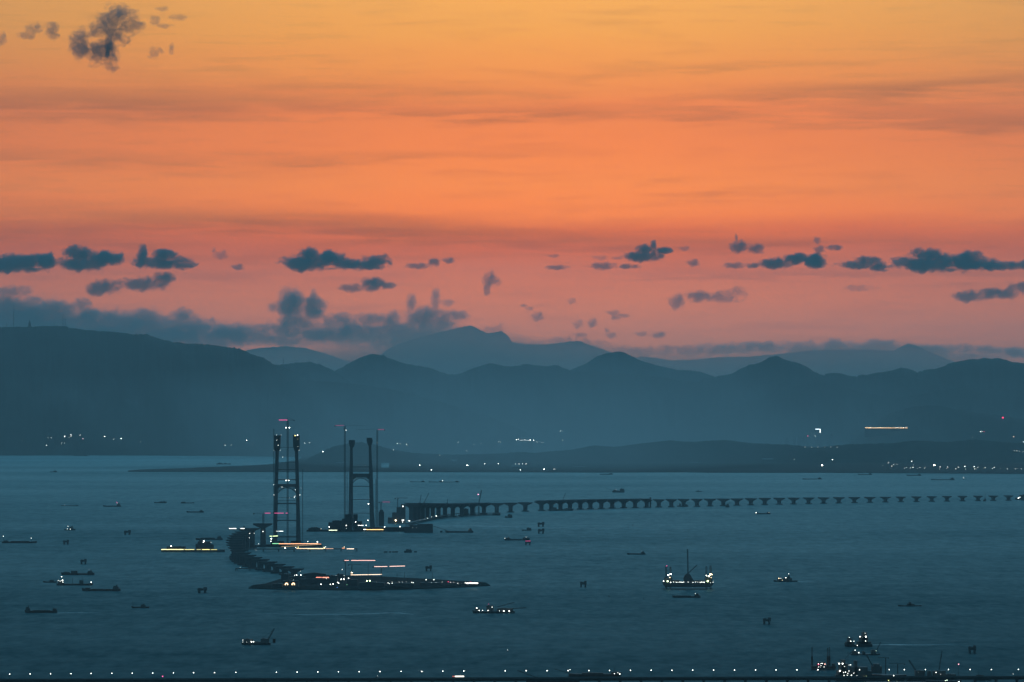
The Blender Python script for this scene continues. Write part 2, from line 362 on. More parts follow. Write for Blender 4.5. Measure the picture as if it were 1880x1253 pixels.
def bridge_tower(label, Y, base, legs, heads, beams, trusses, lamps, dep=13):
    org = at(*base, Y); org.z = 0; t = empty('bridge_tower', org); tag(t, label, 'bridge tower', 'unfinished suspension bridge towers')
    k = Y / F
    for lg, hd in zip(legs, heads):
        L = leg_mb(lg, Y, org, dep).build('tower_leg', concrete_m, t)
        b = leg_mb(hd, Y, org, dep + 5)
        xl, xr, y0 = hd[0][0], hd[0][1], hd[0][2]; y1 = hd[-1][2]
        for i in range(4):                      # climbing platforms round the head
            y = y0 + (y1 - y0) * (i + .5) / 4; a = at(xl - .6, y, Y) - org; c = at(xr + .6, y, Y) - org
            b.box(a.x, c.x, -dep / 2 - 4, dep / 2 + 4, a.z - .5, a.z + .5)
        b.build('climbing_formwork', steel_m, L)
    for (xa, xb, y0, y1) in beams:
        a, c = at(xa, y1, Y) - org, at(xb, y0, Y) - org
        b = MB(); b.box(a.x, c.x, -dep * .33, dep * .33, a.z, c.z)
        if y1 - y0 > 1.0:                        # haunches
            h = (y1 - y0) * k * .8
            b.extr([(a.x, a.z - h), (a.x + h * 1.3, a.z), (a.x, a.z)], -dep * .3, dep * .3); b.extr([(c.x, a.z - h), (c.x, a.z), (c.x - h * 1.3, a.z)], -dep * .3, dep * .3)
        b.build('crossbeam', concrete_m, t)
    for (xa, xb, yt, yb) in trusses:             # arched steel falsework hanging under a beam
        b = MB(); n = 12; top = []; bot = []
        for i in range(n + 1):
            u = i / n; x = xa + (xb - xa) * u; arch = yb - (yb - yt - 2.2) * math.sin(math.pi * u) ** .8
            top.append(at(x, yt, Y) - org); bot.append(at(x, arch, Y) - org)
        for s_ in (-4, 4):
            o_ = Vector((0, s_, 0))
            for i in range(n):
                b.tube(top[i] + o_, top[i + 1] + o_, .5, n=4); b.tube(bot[i] + o_, bot[i + 1] + o_, .7, n=4)
                b.tube(top[i] + o_, bot[i + 1] + o_, .35, n=4); b.tube(bot[i] + o_, top[i + 1] + o_, .35, n=4)
        b.build('arch_truss', steel_m, t)
    for (x, y, c, s_, *pw) in lamps: bulb(t, at(x, y, Y) - org + Vector((0, -dep / 2 - 5, 0)), s_ * k, c, pw[0] if pw else 7, 'floodlight')
    return t
Y1, Y2 = sea(527, 1000).y, sea(663, 968).y
bridge_tower('nearer and taller unfinished bridge tower on the left, with lit formwork heads', Y1, (527, 1000),
    [[(501.2, 509, 1001), (502.2, 509, 960), (503.2, 509.8, 925), (504, 510.4, 890), (505.2, 511.4, 850), (506, 511.8, 822), (506, 512, 800)],
     [(543.8, 552, 1001), (544, 551, 960), (543.8, 550, 925), (543, 549.2, 890), (542, 548, 850), (541.3, 547, 822), (541, 547, 800)]],
    [[(504.6, 512.6, 828), (503.2, 514.6, 820), (503.4, 515.2, 808), (503.6, 515.4, 799.5)], [(540.6, 548.6, 828), (538.4, 550.2, 820), (538, 550, 808), (538.2, 550.2, 799)]],
    [(511, 543, 862, 863.2), (510.5, 543.5, 880.3, 882), (510, 544, 889, 893.5), (509.5, 544.5, 923.8, 925.8), (509, 545, 954.8, 956.6), (511, 543, 913.6, 914.3), (511, 543, 918.6, 919.3), (511, 543, 821.5, 822.1), (511, 543, 849, 849.6), (509, 545, 985, 987)],
    [(510, 544, 894, 906)],
    [(542.3, 800, YEL, 1.0), (546.6, 799.4, WH, 1.3, 9), (508.5, 799, WH, .55, 4), (516.5, 799, WH, .4, 3), (508.6, 808.5, WH, .55, 4), (511.3, 818, WH, .6, 5), (515, 827, WH, .6, 3), (503, 827, WH, .45, 3), (549.5, 827, WH, .6, 3), (547.2, 820, WH, .5, 3),
     (525.8, 882.3, WH, 1.15, 9), (530.5, 882.3, WH, 1.15, 9), (516.8, 894.5, WH, .5, 4), (519, 894.5, WH, .5, 4), (542.7, 899.6, WH, .6, 5), (542, 911, WH, .6, 5), (541, 913.2, WH, .8, 6), (503, 890, WH, .6, 4), (503.2, 909, WH, .7, 4), (551, 909, WH, .8, 5), (519.3, 839.5, WH, .6, 5), (532, 914, WH, .4, 3), (553, 896.5, WH, .4, 3), (547, 807, YEL, .5, 2)])
bridge_tower('farther, shorter and unlit bridge tower with two club shaped leg heads', Y2, (663, 968),
    [[(638.6, 648.6, 969), (640, 648, 940), (640.8, 648, 900), (641.3, 648.2, 868), (642.4, 647.8, 845), (642.8, 647.4, 820), (643, 647.2, 812)],
     [(679.4, 688.6, 969), (678.6, 686.4, 940), (678, 685.2, 900), (677.6, 684.4, 868), (677.4, 682.6, 845), (677, 681.8, 820), (677, 681.6, 812)]],
    [[(643.4, 647.8, 823), (641.6, 650.6, 819), (640.4, 651.8, 813), (640.6, 651.6, 808.4)], [(677, 681.2, 819.5), (674.8, 683, 815), (673.2, 684.4, 810), (673.4, 683, 804.2)]],
    [(647.5, 678, 857, 858.2), (648, 678, 869.8, 876.2), (648, 678.4, 892.6, 893.8), (648, 678.8, 916.6, 917.6), (648.4, 679, 942, 943)],
    [(648, 678, 876.5, 887.5)],
    [(658, 855, WARM, .3, 2), (671.5, 854.8, WARM, .3, 1.5)])

# ------------------------------------------------------------------ tower cranes
def tower_crane(label, px, py, ytop, xj, xc, Y=None, w=1.0, jib=None, jm=None, mm=None, apex=3.0, lamps=(), group='tower cranes of the bridge works', dy=0, jy=None, z0=0, cab=1.0, cjm=None, jw=1.0):
    """mast at column px from row py up to jib row ytop; jib runs to column xj, counter jib to xc"""
    Y = (Y or sea(px, py).y) + dy; org = at(px, py, Y); org.z = z0 if z0 is not None else org.z; k = Y / F
    t = empty('tower_crane', org); tag(t, label, 'tower crane', group)
    top = at(px, ytop, Y) - org; mw = w * k * .5
    MB().lattice((0, 0, 0), (0, 0, top.z - mw), mw, max(.22, mw * .30), step=mw * 3).build('mast', mm or steel_m, t)
    J = at(xj, jy or ytop, Y) - org; Cj = at(xc, ytop + .2, Y) - org; s = 1 if xj > px else -1
    b = MB(); b.lattice(top + Vector((s * mw, 0, 0)), J, .36 * k * jw, .14 * k * jw * jw, step=1.6 * k); jo = b.build('jib', jm or steel_m, t)
    if jib:
        c, pw, x0, x1, gaps = jib; sb = MB(); n = 14; rr = random.Random(int(px))
        for i in range(n):
            if rr.random() < gaps: continue
            xa, xb = x0 + (x1 - x0) * i / n, x0 + (x1 - x0) * (i + 1) / n
            q = (xa - px) / (xj - px) if abs(xj - px) > 1 else 0; yj = ytop + ((jy or ytop) - ytop) * max(0, q)
            a, c2 = at(xa, yj, Y) - org, at(xb, yj, Y) - org; sb.box(min(a.x, c2.x), max(a.x, c2.x), -.75 * k, -.5 * k, a.z - .38 * k, a.z + .38 * k)
        sb.build('jib_light_strip', lm(c, pw), jo)
    b = MB(); b.lattice(top - Vector((s * mw, 0, 0)), Cj, .34 * k, .14 * k, step=1.6 * k); b.build('counter_jib', cjm or jm or steel_m, t)
    b = MB(); b.box(Cj.x - .9 * k, Cj.x + .9 * k, -.7 * k, .7 * k, Cj.z - 2.0 * k, Cj.z + .4 * k); b.build('counterweight', steel_m, t)
    b = MB(); b.tube(top, top + Vector((0, 0, apex * k)), .4 * k, .12 * k, n=4)
    for e in (J * .6 + top * .4, Cj * .9 + top * .1): b.tube(top + Vector((0, 0, apex * k)), e, .07 * k, n=3)
    b.build('apex', mm or steel_m, t)
    b = MB(); b.box(s * mw, s * mw + cab * k, -.6 * k, .6 * k, top.z - 1.8 * k, top.z - .4 * k); b.build('cab', steel_m, t)
    for (x, y, c, r_, pw) in lamps: bulb(t, at(x, y, Y) - org + Vector((0, -1.2 * k, 0)), r_ * k, c, pw, 'floodlight')
    return t
redm = lamp_mat('self_glowing_red_jib', (1, .12, .3), .3)  # dull red counter jibs: faint glow put into the material, no lamp there
tower_crane('red lit tower crane rising between the legs of the nearer bridge tower', 528, 1000, 771.5, 512, 540, Y1, 2.6, (PNK, 1.6, 512, 527.5, 0), crane_m, steel_m, 7, [(525.3, 785.6, WH, 1.35, 9), (531.4, 785.6, WH, 1.35, 9)], dy=14)
tower_crane('tower crane left of the farther bridge tower, long thin jib to the right', 633, 968, 781.5, 674, 615, Y2, 2.6, None, steel_m, steel_m, 5, [(635.3, 790.3, WH, .7, 6)], dy=6, cjm=redm, jw=.58)
tower_crane('tower crane right of the farther bridge tower, long thin jib to the left', 692.5, 968, 789, 654, 706, Y2, 2.4, None, steel_m, steel_m, 3, [(692.6, 813.3, WH, .4, 3)], dy=6, cjm=redm, jw=.58)
tower_crane('tower crane with dashed red lit jib on the hammerhead pier', 483.5, 962, 942.5, 534.5, 466, sea(483, 1004).y, 2.6, (PNK, 1.3, 486, 535, .2), steel_m, steel_m, 4, z0=None)
tower_crane('small crane with a dull red jib right of the farther bridge tower', 699.5, 940, 922, 717, 696, sea(699, 966).y, 1.6, (PNK, .35, 702, 716, 0), crane_m, steel_m, 2, z0=None)
tower_crane('dark T shaped crane over the stepped anchor block right of the farther tower', 730, 934, 914.8, 748, 725.5, sea(730, 960).y, 1.4, None, None, None, 2.5, z0=None)

# ladders and hoist masts standing against the towers
def hoist(label, px, py, ytop, Y, w, ties=()):
    org = at(px, py, Y); org.z = 0; k = Y / F; t = empty('hoist_mast', org); tag(t, label, 'hoist mast', 'hoist masts by the bridge towers')
    MB().lattice((0, 0, 0), (0, 0, (at(px, ytop, Y) - org).z), w * k * .5, w * k * .12, step=w * k * 1.6).build('mast', steel_m, t)
    b = MB()
    for y, x in ties: a = at(px, y, Y) - org; c = at(x, y, Y) - org; b.tube(a, c, .22 * k, n=4)
    if ties: b.build('tie_bar', steel_m, t)
hoist('hoist mast clinging to the outer side of the left leg of the nearer tower', 502.6, 1000, 788, Y1 - 3, 1.6, [(840, 505), (900, 503.5)])
hoist('thin hoist mast just right of the nearer tower', 555.5, 1000, 862, Y1, 1.4, [(880, 549), (940, 551)])
hoist('hoist mast left of the farther tower, tied to its leg by short bars', 637.2, 968, 868, Y2, 1.2, [(879, 641), (904, 641), (930, 640)])
hoist('hoist mast right of the farther tower, behind the thin jib crane', 689.8, 968, 880, Y2 + 8, 1.2, [(890, 685), (930, 686)])

# ------------------------------------------------------------------ bridge piers
ORDS = 'first second third fourth fifth sixth seventh eighth ninth tenth eleventh twelfth thirteenth fourteenth fifteenth sixteenth seventeenth eighteenth nineteenth twentieth'.split()
def ordn(n):
    return ORDS[n - 1] if n <= 20 else {2: 'twenty', 3: 'thirty', 4: 'forty'}[n // 10] + ('-' + ORDS[n % 10 - 1] if n % 10 else '')
def pier_mesh(h, cw, cap_h, col_w, depth):
    b = MB(); n = 9; z0 = h - cap_h
    out = [(-col_w / 2, 0), (col_w / 2, 0), (col_w / 2, z0 - cap_h * .9), (col_w * .75, z0 - cap_h * .35), (cw / 2, h - cap_h * .45), (cw / 2, h), (-cw / 2, h), (-cw / 2, h - cap_h * .45), (-col_w * .75, z0 - cap_h * .35), (-col_w / 2, z0 - cap_h * .9)]
    return out
def pier(label, x, ytop, ybot, rz, group, cw=42, capmax=6.0, colw=10.5):
    p = sea(x, ybot); h = (at(x, ytop, p.y)).z
    t = empty('bridge_pier', p, rz); tag(t, label, 'bridge pier', group)
    cap = min(capmax, h * .28)
    o = pier_mesh(h, cw, cap, colw, 5)
    col = [o[0], o[1], o[2], o[9]]
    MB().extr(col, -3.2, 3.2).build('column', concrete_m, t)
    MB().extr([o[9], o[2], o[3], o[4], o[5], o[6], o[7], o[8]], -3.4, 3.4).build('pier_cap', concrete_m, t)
    b = MB(); b.slab([(-9.5, -5), (9.5, -5), (9.5, 5), (-9.5, 5)], -1, 2.6); b.build('footing', concrete_m, t)
    return p, h
def course(pts, lab, group, cw=42, capmax=6.0):
    P = [sea(x, yb) for x, yt, yb in pts]; out = []
    for i, (x, yt, yb) in enumerate(pts):
        a, c = P[max(0, i - 1)], P[min(len(P) - 1, i + 1)]; d = c - a
        rz = math.atan2(d.y, d.x) + math.pi / 2
        out.append(pier(lab(i), x, yt, yb, rz, group, cw, capmax) + (rz,))
    return out
WP = [755, 762, 769, 776.5, 785, 794.5, 805, 817, 831.5, 848, 867, 888.5, 912, 937.5, 964.5, 994, 1012, 1029, 1046.5, 1065.5, 1084, 1104, 1124, 1145, 1166, 1187.5, 1209.5, 1232.5, 1255, 1279.5, 1303.5, 1328, 1353, 1378.5, 1404, 1430.5, 1457, 1484.5, 1512, 1540, 1568.5, 1597, 1625.5, 1654, 1682.5, 1710.5, 1738.5, 1767, 1795.5, 1823.5, 1851.5, 1880]
tp = [(740, 925.5), (830, 926.8), (870, 925.5), (912, 924), (965, 922.5), (994, 921), (1065, 919), (1145, 918), (1209, 917), (1303, 916), (1353, 915.5), (1404, 914.5), (1512, 913.5), (1625, 912.5), (1739, 911), (1880, 909.6)]
bt = [(740, 958.5), (785, 953.5), (817, 950.3), (848, 947.8), (888, 944.6), (912, 943), (937, 941), (965, 939.4), (994, 938), (1065, 935.5), (1145, 933), (1209, 931.8), (1303, 930), (1353, 928.5), (1404, 927.3), (1512, 925), (1625, 922.6), (1739, 921), (1880, 919.2)]
def wlab(i):
    if i < 12: return 'concrete pier under the dense dark deck right of the farther tower, %s from the left' % ordn(i + 1)
    if i < 15: return 'deckless T shaped pier right of the dense deck, %s of three' % ordn(i - 11)
    if i < 26: return 'T shaped pier under the middle stretch of deck, %s from the left' % ordn(i - 14)
    return 'free standing T shaped pier, %s from the right edge of the photo' % ordn(len(WP) - i)
west = course([(x, interp(tp, x), interp(bt, x)) for x in WP], wlab, 'T shaped piers of the long far bridge')
EP = [(463, 970, 1006), (453, 972.5, 1008.5), (446, 976, 1011), (440, 979.5, 1014), (435, 983, 1017), (432, 987, 1020), (430, 991, 1023), (430, 995.5, 1026), (431, 1000, 1029), (434, 1005, 1032), (438.5, 1010, 1035), (445, 1014.5, 1038), (454, 1019, 1041), (465, 1023, 1044), (478, 1027, 1047), (492, 1031.2, 1050), (507, 1035.6, 1053), (523, 1040, 1056), (540, 1044, 1059)]
east = course(EP, lambda i: 'pier of the stepped near approach bridge left of the towers, %s from the tower end' % ordn(i + 1), 'piers of the near approach bridge', 33, 3.6)
def deck_run(label, ps, th=3.0, wid=38):
    """box girder deck laid over the piers ps = [(point, height, rz)]"""
    t = empty('bridge_deck', ps[0][0]); tag(t, label, 'bridge deck'); o0 = ps[0][0]; b = MB(); r = MB()
    L = []
    for p, h, rz in ps:
        q = Vector((math.cos(rz), math.sin(rz), 0)); z = h + .05; c = p - o0
        L.append([c + q * s + Vector((0, 0, z + dz)) for s, dz in ((-wid * .3, 0), (wid * .3, 0), (wid / 2, th * .7), (wid / 2, th), (-wid / 2, th), (-wid / 2, th * .7))])
    V = [v for l in L for v in l]; Fs = [(5, 4, 3, 2, 1, 0), tuple(len(V) - 6 + j for j in range(6))]
    for i in range(len(L) - 1):
        for j in range(6): Fs.append((i * 6 + j, i * 6 + (j + 1) % 6, i * 6 + 6 + (j + 1) % 6, i * 6 + 6 + j))
    b.poly(V, Fs).build('girder', concrete_m, t)
    for s in (3, 4):
        for i in range(len(L) - 1): r.tube(L[i][s] + Vector((0, 0, .5)), L[i + 1][s] + Vector((0, 0, .5)), .4, n=4)
    r.build('parapet', concrete_m, t)
deck_run('dark deck laid on the dense row of piers right of the farther tower', west[:12], 2.2)
deck_run('middle stretch of finished deck on the far bridge, with free piers on either side', west[15:26], 2.0)

# hammerhead pier of the nearer anchorage
Yh = sea(483, 1004).y; o_ = at(483, 1004, Yh); o_.z = 0; t = empty('hammerhead_pier', o_); tag(t, 'tall pier with a very wide flat hammerhead cap left of the nearer tower', 'bridge pier')
def loc(px, py, Y, o): q = at(px, py, Y) - o; return q
a = [loc(x, y, Yh, o_) for x, y in ((478, 1004), (488, 1004), (487.6, 970), (493, 967), (500.5, 963.5), (500, 961.2), (465, 961.2), (464.5, 963.5), (472, 967), (478.6, 970))]
MB().extr([(a[i].x, a[i].z) for i in (0, 1, 2, 9)], -7, 7).build('column', concrete_m, t)
MB().extr([(a[i].x, a[i].z) for i in (9, 2, 3, 4, 5, 6, 7, 8)], -7.5, 7.5).build('pier_cap', concrete_m, t)
bulb(t, loc(483.2, 976, Yh, o_) + Vector((0, -9, 0)), 1.1, WH, 5, 'floodlight')
bulb(t, loc(475, 998.5, Yh, o_) + Vector((0, -9, 0)), .8, WH, 4, 'floodlight')

# anchor blocks etc: stepped masses
def mass(name, label, cat, boxes, ybase, m=concrete_m, depth=30, lamps=(), group=None, strips=(), part='block'):
    """boxes (x0, x1, ytop[, ybot]) in photo pixels, standing on the water row ybase"""
    xs = sum((b_[0] + b_[1]) / 2 for b_ in boxes) / len(boxes); o = sea(xs, ybase); Y = o.y; k = Y / F
    t = empty(name, o); tag(t, label, cat, group); rr = random.Random(int(xs))
    for i, q in enumerate(boxes):
        a = at(q[0], q[2], Y) - o; c = at(q[1], q[3] if len(q) > 3 else ybase, Y) - o; dd = depth * rr.uniform(.7, 1.0)
        b = MB(); z0 = c.z if len(q) > 3 else -1
        b.box(a.x, c.x, .15 * i, dd + .15 * i, z0, a.z)
        w_ = c.x - a.x
        for j in range(rr.randint(1, 3)):     # roof clutter
            u = a.x + w_ * rr.uniform(.05, .75); b.box(u, u + min(w_ * .2, 2.2 * k), dd * .2, dd * .5, a.z + .02, a.z + rr.uniform(.4, 1.1) * k)
        b.build(part, m, t)
    for (x0, x1, y, c, pw, *yy) in strips:
        a, c2 = at(x0, y, Y) - o, at(x1, yy[0] if yy else y, Y) - o; MB().poly([(a.x, -1.2, a.z - .45 * k), (c2.x, -1.2, c2.z - .45 * k), (c2.x, -1.2, c2.z + .45 * k), (a.x, -1.2, a.z + .45 * k), (a.x, -.9, a.z - .45 * k), (c2.x, -.9, c2.z - .45 * k), (c2.x, -.9, c2.z + .45 * k), (a.x, -.9, a.z + .45 * k)],
            [(0, 1, 2, 3), (7, 6, 5, 4), (0, 4, 5, 1), (1, 5, 6, 2), (2, 6, 7, 3), (3, 7, 4, 0)]).build('light_strip', lm(c, pw), t)
    for (x, y, c, r_, pw) in lamps: bulb(t, at(x, y, Y) - o + Vector((0, -2.5, 0)), r_ * k, c, pw, 'floodlight')
    return t
mass('anchor_block', 'stepped dark anchor block at the start of the dense pier row', 'anchor block', [(712, 720.5, 951), (720, 742, 941.5), (728, 735.5, 932), (735.8, 744, 926.5)], 961.5, lamps=[(726.5, 955.8, WARM, 1.9, 12), (739.8, 930, WH, 1.2, 8), (738.5, 955.4, WH, 1.0, 8), (741, 955.4, WH, 1.0, 8), (739.2, 958.8, WH, .9, 7), (752, 956.6, WH, 1.0, 8), (749.8, 956.8, WH, .7, 7), (726.4, 962.3, WH, .6, 4)])
mass('pylon_block', 'slim dark concrete block just right of the farther tower, under the dull red crane', 'concrete block', [(695, 705, 940), (697, 703.5, 937)], 966, depth=18)
mass('work_island', 'low work island round the foot of the farther tower, with sheds and lamps', 'work island', [(563, 742, 973.5), (566, 590, 970.3), (570, 584, 969.4), (603, 611, 960), (610, 627, 956.6), (628, 634, 953), (633, 646, 945), (648.5, 656, 945), (655, 664, 958), (664, 742, 969)], 976.4, rock_m, 42,
     lamps=[(589.6, 971, WH, .6, 4), (604.6, 967.6, WH, 1.2, 9), (635.9, 965, WH, 1.1, 8), (653, 958.6, WH, 1.1, 9), (676.6, 925.4, WH, 1.3, 9), (675.6, 955.5, WH, 1.0, 8), (672.4, 965, WH, 1.1, 8), (706.3, 967.8, WH, 1.2, 9), (734.4, 967.2, WH, 1.2, 9), (636, 970.5, WH, .5, 3)],
     strips=[(603.8, 619, 973.8, (.9, 1, .7), 3), (657, 667.5, 965, WH, 3), (667.2, 672, 972.5, WH, 4), (672, 704, 972.7, AMB, 3)])
mass('casting_barge', 'large dark box shaped barge beside the work island of the farther tower', 'barge', [(742, 794.5, 967.5), (747, 779, 977.6), (752, 770, 964.5), (766, 794.5, 962.4)], 978.6, steel_m, 40, lamps=[(757.5, 969, WH, .4, 1.5), (764.5, 969, WH, .4, 1.2)])
mass('work_island', 'low work platform round the foot of the nearer tower, with a long orange lit edge', 'work island', [(488, 591, 1000.5), (497, 503, 992), (509, 520, 994.5), (534, 552, 994), (460, 500, 1002)], 1004.5, rock_m, 40,
     lamps=[(498.2, 989.4, WH, 1.3, 10), (497.6, 994.2, WH, 1.0, 8), (565.3, 994.4, WH, .9, 7), (582.8, 995, WH, 1.4, 9)],
     strips=[(495, 499.5, 984.8, (.8, 1, .5), 3), (501, 510, 984.7, (.8, 1, .5), 3, 984.3), (507, 513, 975.7, WH, 1.2), (513, 520, 975.7, WH, 3), (500, 512, 998.4, GRN, 1.6), (512, 584, 998.7, (1, .45, .22), 3.0), (584, 589.5, 999, (1, .35, .16), .9), (516, 590, 1004.3, (1, .6, .3), .45, 999.6)])
def trestle(label, pts, ztop, wid=9, lamps=(), strips=(), step=26, name='work_trestle'):
    """low pile trestle following water points pts"""
    P = [sea(*q) for q in pts]; o = P[0]; t = empty(name, o); tag(t, label, 'trestle', 'work trestles at the bridge site')
    d = MB(); pl = MB()
    for a, c in zip(P, P[1:]):
        a, c = a - o, c - o; v = (c - a).normalized(); q = Vector((-v.y, v.x, 0)) * wid / 2; L = (c - a).length
        d.poly([a - q + Vector((0, 0, ztop - 1.6)), c - q + Vector((0, 0, ztop - 1.6)), c + q + Vector((0, 0, ztop - 1.6)), a + q + Vector((0, 0, ztop - 1.6)), a - q + Vector((0, 0, ztop)), c - q + Vector((0, 0, ztop)), c + q + Vector((0, 0, ztop)), a + q + Vector((0, 0, ztop))],
               [(0, 3, 2, 1), (4, 5, 6, 7), (0, 1, 5, 4), (1, 2, 6, 5), (2, 3, 7, 6), (3, 0, 4, 7)])
        n = max(1, int(L / step))
        for i in range(n + 1):
            for s in (-1, 1):
                p = a + v * (L * i / max(1, n)) + q * s * .8; pl.tube((p.x, p.y, -2), (p.x, p.y, ztop - 1.7), .6, n=6)
    dk = d.build('trestle_deck', steel_m, t); pl.build('piles', steel_m, t)
    for (x, y, c, r_, pw) in lamps:
        # distance along the trestle
        Y = interp([(q[0], p.y) for q, p in sorted(zip(pts, P), key=lambda e: e[0][0])], x); k = Y / F; bulb(t, at(x, y, Y) - o, r_ * k, c, pw, 'floodlight')
    for (x0, x1, y, c, pw) in strips:
        Y = interp([(q[0], p.y) for q, p in sorted(zip(pts, P), key=lambda e: e[0][0])], (x0 + x1) / 2) - wid / 2 - 1; k = Y / F
        a, c2 = at(x0, y, Y) - o, at(x1, y, Y) - o; MB().box(a.x, c2.x, a.y - .2, a.y + .2, a.z - .45 * k, a.z + .45 * k).build('light_strip', lm(c, pw), t)
    return t
trestle('long trestle in front of the nearer tower ending in a lit right tip', [(455, 1013), (540, 1013.2), (655, 1012.5)], 6.0, 12, [(523.8, 1006.4, WH, 1.5, 10), (543, 1005.5, WH, .8, 6), (547.5, 1005, YEL, .9, 6), (595.5, 1006, YEL, 1.3, 9), (598, 1004.3, WH, .8, 6), (632, 1004.6, WARM, .7, 5), (644.6, 1007.6, WH, .5, 3), (464, 1014.3, WH, .5, 2), (470, 1010.4, WH, .5, 2)],
        [(544, 594, 1007.6, (1, .7, .4), 3.2), (594, 612, 1007.6, (1, .55, .35), 1.1), (628, 633, 1006.8, ORG, 2), (633, 650, 1008, (1, .75, .55), 3)])
trestle('curving trestle with a line of lamps beside the dense pier row', [(748, 966), (765, 961.5), (785, 957), (806, 952), (825, 948.6), (850, 946.8), (915, 946.2)], 7, 10,
        [(765, 956.6, WH, .5, 3), (771, 955.2, WH, .6, 3), (779, 953.6, WH, .7, 4), (785, 952.2, WH, .9, 6), (792.6, 949.4, WH, .6, 4), (801, 947.5, WH, 1.1, 8), (806, 947.8, WH, .6, 4), (809, 947.4, WH, .6, 4), (812, 947, WH, .5, 3), (816, 946.4, WH, .5, 3), (819, 946.1, WH, .5, 3)])
trestle('short trestle along the feet of the tall stepped pier stack', [(434, 1048.4), (484, 1049)], 5, 9, [(440.8, 1042, WH, .5, 3)])
mass('lit_barge', 'long barge with a yellow lit side left of the pier stack', 'barge', [(296, 412, 1009.6), (306, 340, 1003.6), (359, 364, 999), (363, 386, 994.5), (366, 371, 991.5), (384, 392, 1000)], 1014, steel_m, 20,
     lamps=[(314.4, 1003, WH, 1.4, 8), (374.4, 994, WH, 1.5, 10), (373.2, 996, WH, .9, 7)],
     strips=[(296.2, 337, 1009.2, (1, .9, .4), 3), (339, 357, 1009.3, (1, .88, .35), 1.8), (361, 369, 1009.3, (1, .88, .35), 1.0), (371, 385, 1009.3, (1, .85, .3), 2.6), (387, 398.5, 1009.4, (1, .85, .3), 1.2), (386.5, 388.5, 996, WH, .7)])
mass('gantry', 'lit walkway gantry on top of the stepped pier stack', 'gantry', [(420, 462, 971.2, 972.4), (447, 449, 966, 971)], 1008, steel_m, 8, strips=[(420.5, 434, 970.7, WH, 3.2), (441.6, 449, 970.7, WH, 3.2)],
     lamps=[(458.5, 979.7, WH, .7, 5), (457.5, 987.8, WH, 1.3, 9), (466.8, 979.3, WH, .8, 3), (468.5, 1010.2, WH, .6, 3)])

# ------------------------------------------------------------------ the long artificial island
isl = [(456, 1081), (500, 1082.8), (620, 1084.4), (700, 1084.2), (800, 1081), (850, 1079.2), (884, 1077), (900, 1076), (884, 1074.5), (800, 1069), (740, 1065.8), (690, 1063), (600, 1060.5), (535, 1061), (510, 1068), (480, 1078)]
P = [sea(*q) for q in isl]; c0 = sea(680, 1073); ol = [(p.x - c0.x, p.y - c0.y) for p in P]
t = empty('artificial_island', c0); tag(t, 'long low artificial island crowded with work lights in front of the towers', 'island')
b = MB(); n = len(ol)
inn = [(x * .965, y * (.90 if y < 0 else .92)) for x, y in ol]
b.poly([(x, y, -2) for x, y in ol] + [(x, y, 1.2) for x, y in ol] + [(x, y, 5.2) for x, y in inn],
       [tuple(range(2 * n, 3 * n))] + [(i, (i + 1) % n, n + (i + 1) % n, n + i) for i in range(n)] + [(n + i, n + (i + 1) % n, 2 * n + (i + 1) % n, 2 * n + i) for i in range(n)])
b.build('embankment', rock_m, t)
def isl_thing(name, label, cat, x0, x1, ybase, ytop, depth=14, m=steel_m, pitched=False, group=None):
    o = sea((x0 + x1) / 2, ybase); Y = sea(940, ybase, 5.2).y; o = at((x0 + x1) / 2, ybase, Y); o.z = 5.15; a = at(x0, ytop, Y) - o; c = at(x1, ytop, Y) - o
    t = empty(name, o); tag(t, label, cat, group); z = max(2.5, a.z)
    MB().box(a.x, c.x, 0, depth, 0, z * (.78 if pitched else 1)).build('wall', m, t)
    if pitched: MB().extr([(a.x - .6, z * .78), (c.x + .6, z * .78), ((a.x + c.x) / 2, z)], -.6, depth + .6).build('roof', house_m, t)
    else:
        b = MB(); b.box(a.x - .3, c.x + .3, -.3, depth + .3, z + .01, z + .5); b.box(a.x + (c.x - a.x) * .2, a.x + (c.x - a.x) * .4, 2, 6, z + .5, z + 1.8); b.build('roof', house_m, t)
    return t
for (lb, x0, x1, yb, yt, pt) in [
    ('dark mound roofed shed at the left end of the long island', 500, 519, 1080, 1071, True),
    ('site shed carrying two ring shaped orange lamps on the long island', 519, 548, 1078, 1067, False),
    ('dark building under the first white lamps of the long island', 516, 530, 1068, 1055, False),
    ('long dark hall behind the left lamps of the long island', 532, 560, 1069, 1057, True),
    ('dark ramp building between the last low piers and the lamp cluster', 556, 598, 1064, 1051.5, True),
    ('flat long roof lying before the lamp cluster on the island', 552, 606, 1072, 1064, False),
    ('dark workshop left of the crane masts in the lamp cluster', 604, 620, 1072, 1058, False),
    ('narrow dark silo block at the foot of the first crane mast', 618, 630, 1070, 1055, False),
    ('dark workshop right of the first crane mast in the lamp cluster', 636, 656, 1076, 1065, False),
    ('low hall under the pair of green white lamps', 660, 706, 1079, 1068.5, True),
    ('long low hall on the middle of the right half of the island', 710, 760, 1077, 1070.5, True),
    ('low shed under the brighter pair of lamps on the right half of the island', 772, 808, 1077, 1070.8, False)]:
    isl_thing('site_building', lb, 'site building', x0, x1, yb, yt, pitched=pt)
def isl_lamp(x, y, c, s, pw, label, group='work lamps on the long island', yb=None):
    Y = sea(x, (yb or min(1078, max(1063, y + 6))), 5.2).y; p = at(x, y, Y); k = Y / F
    lamp('work_lamp', label, 'lamp', group, p, s * k, c, pw, pole=max(2, min(20, (p.z - 5.2) / (s * k))))
WL, WR = 'white lamp in the crowded left half of the long island', 'white lamp in the line on the right half of the long island'
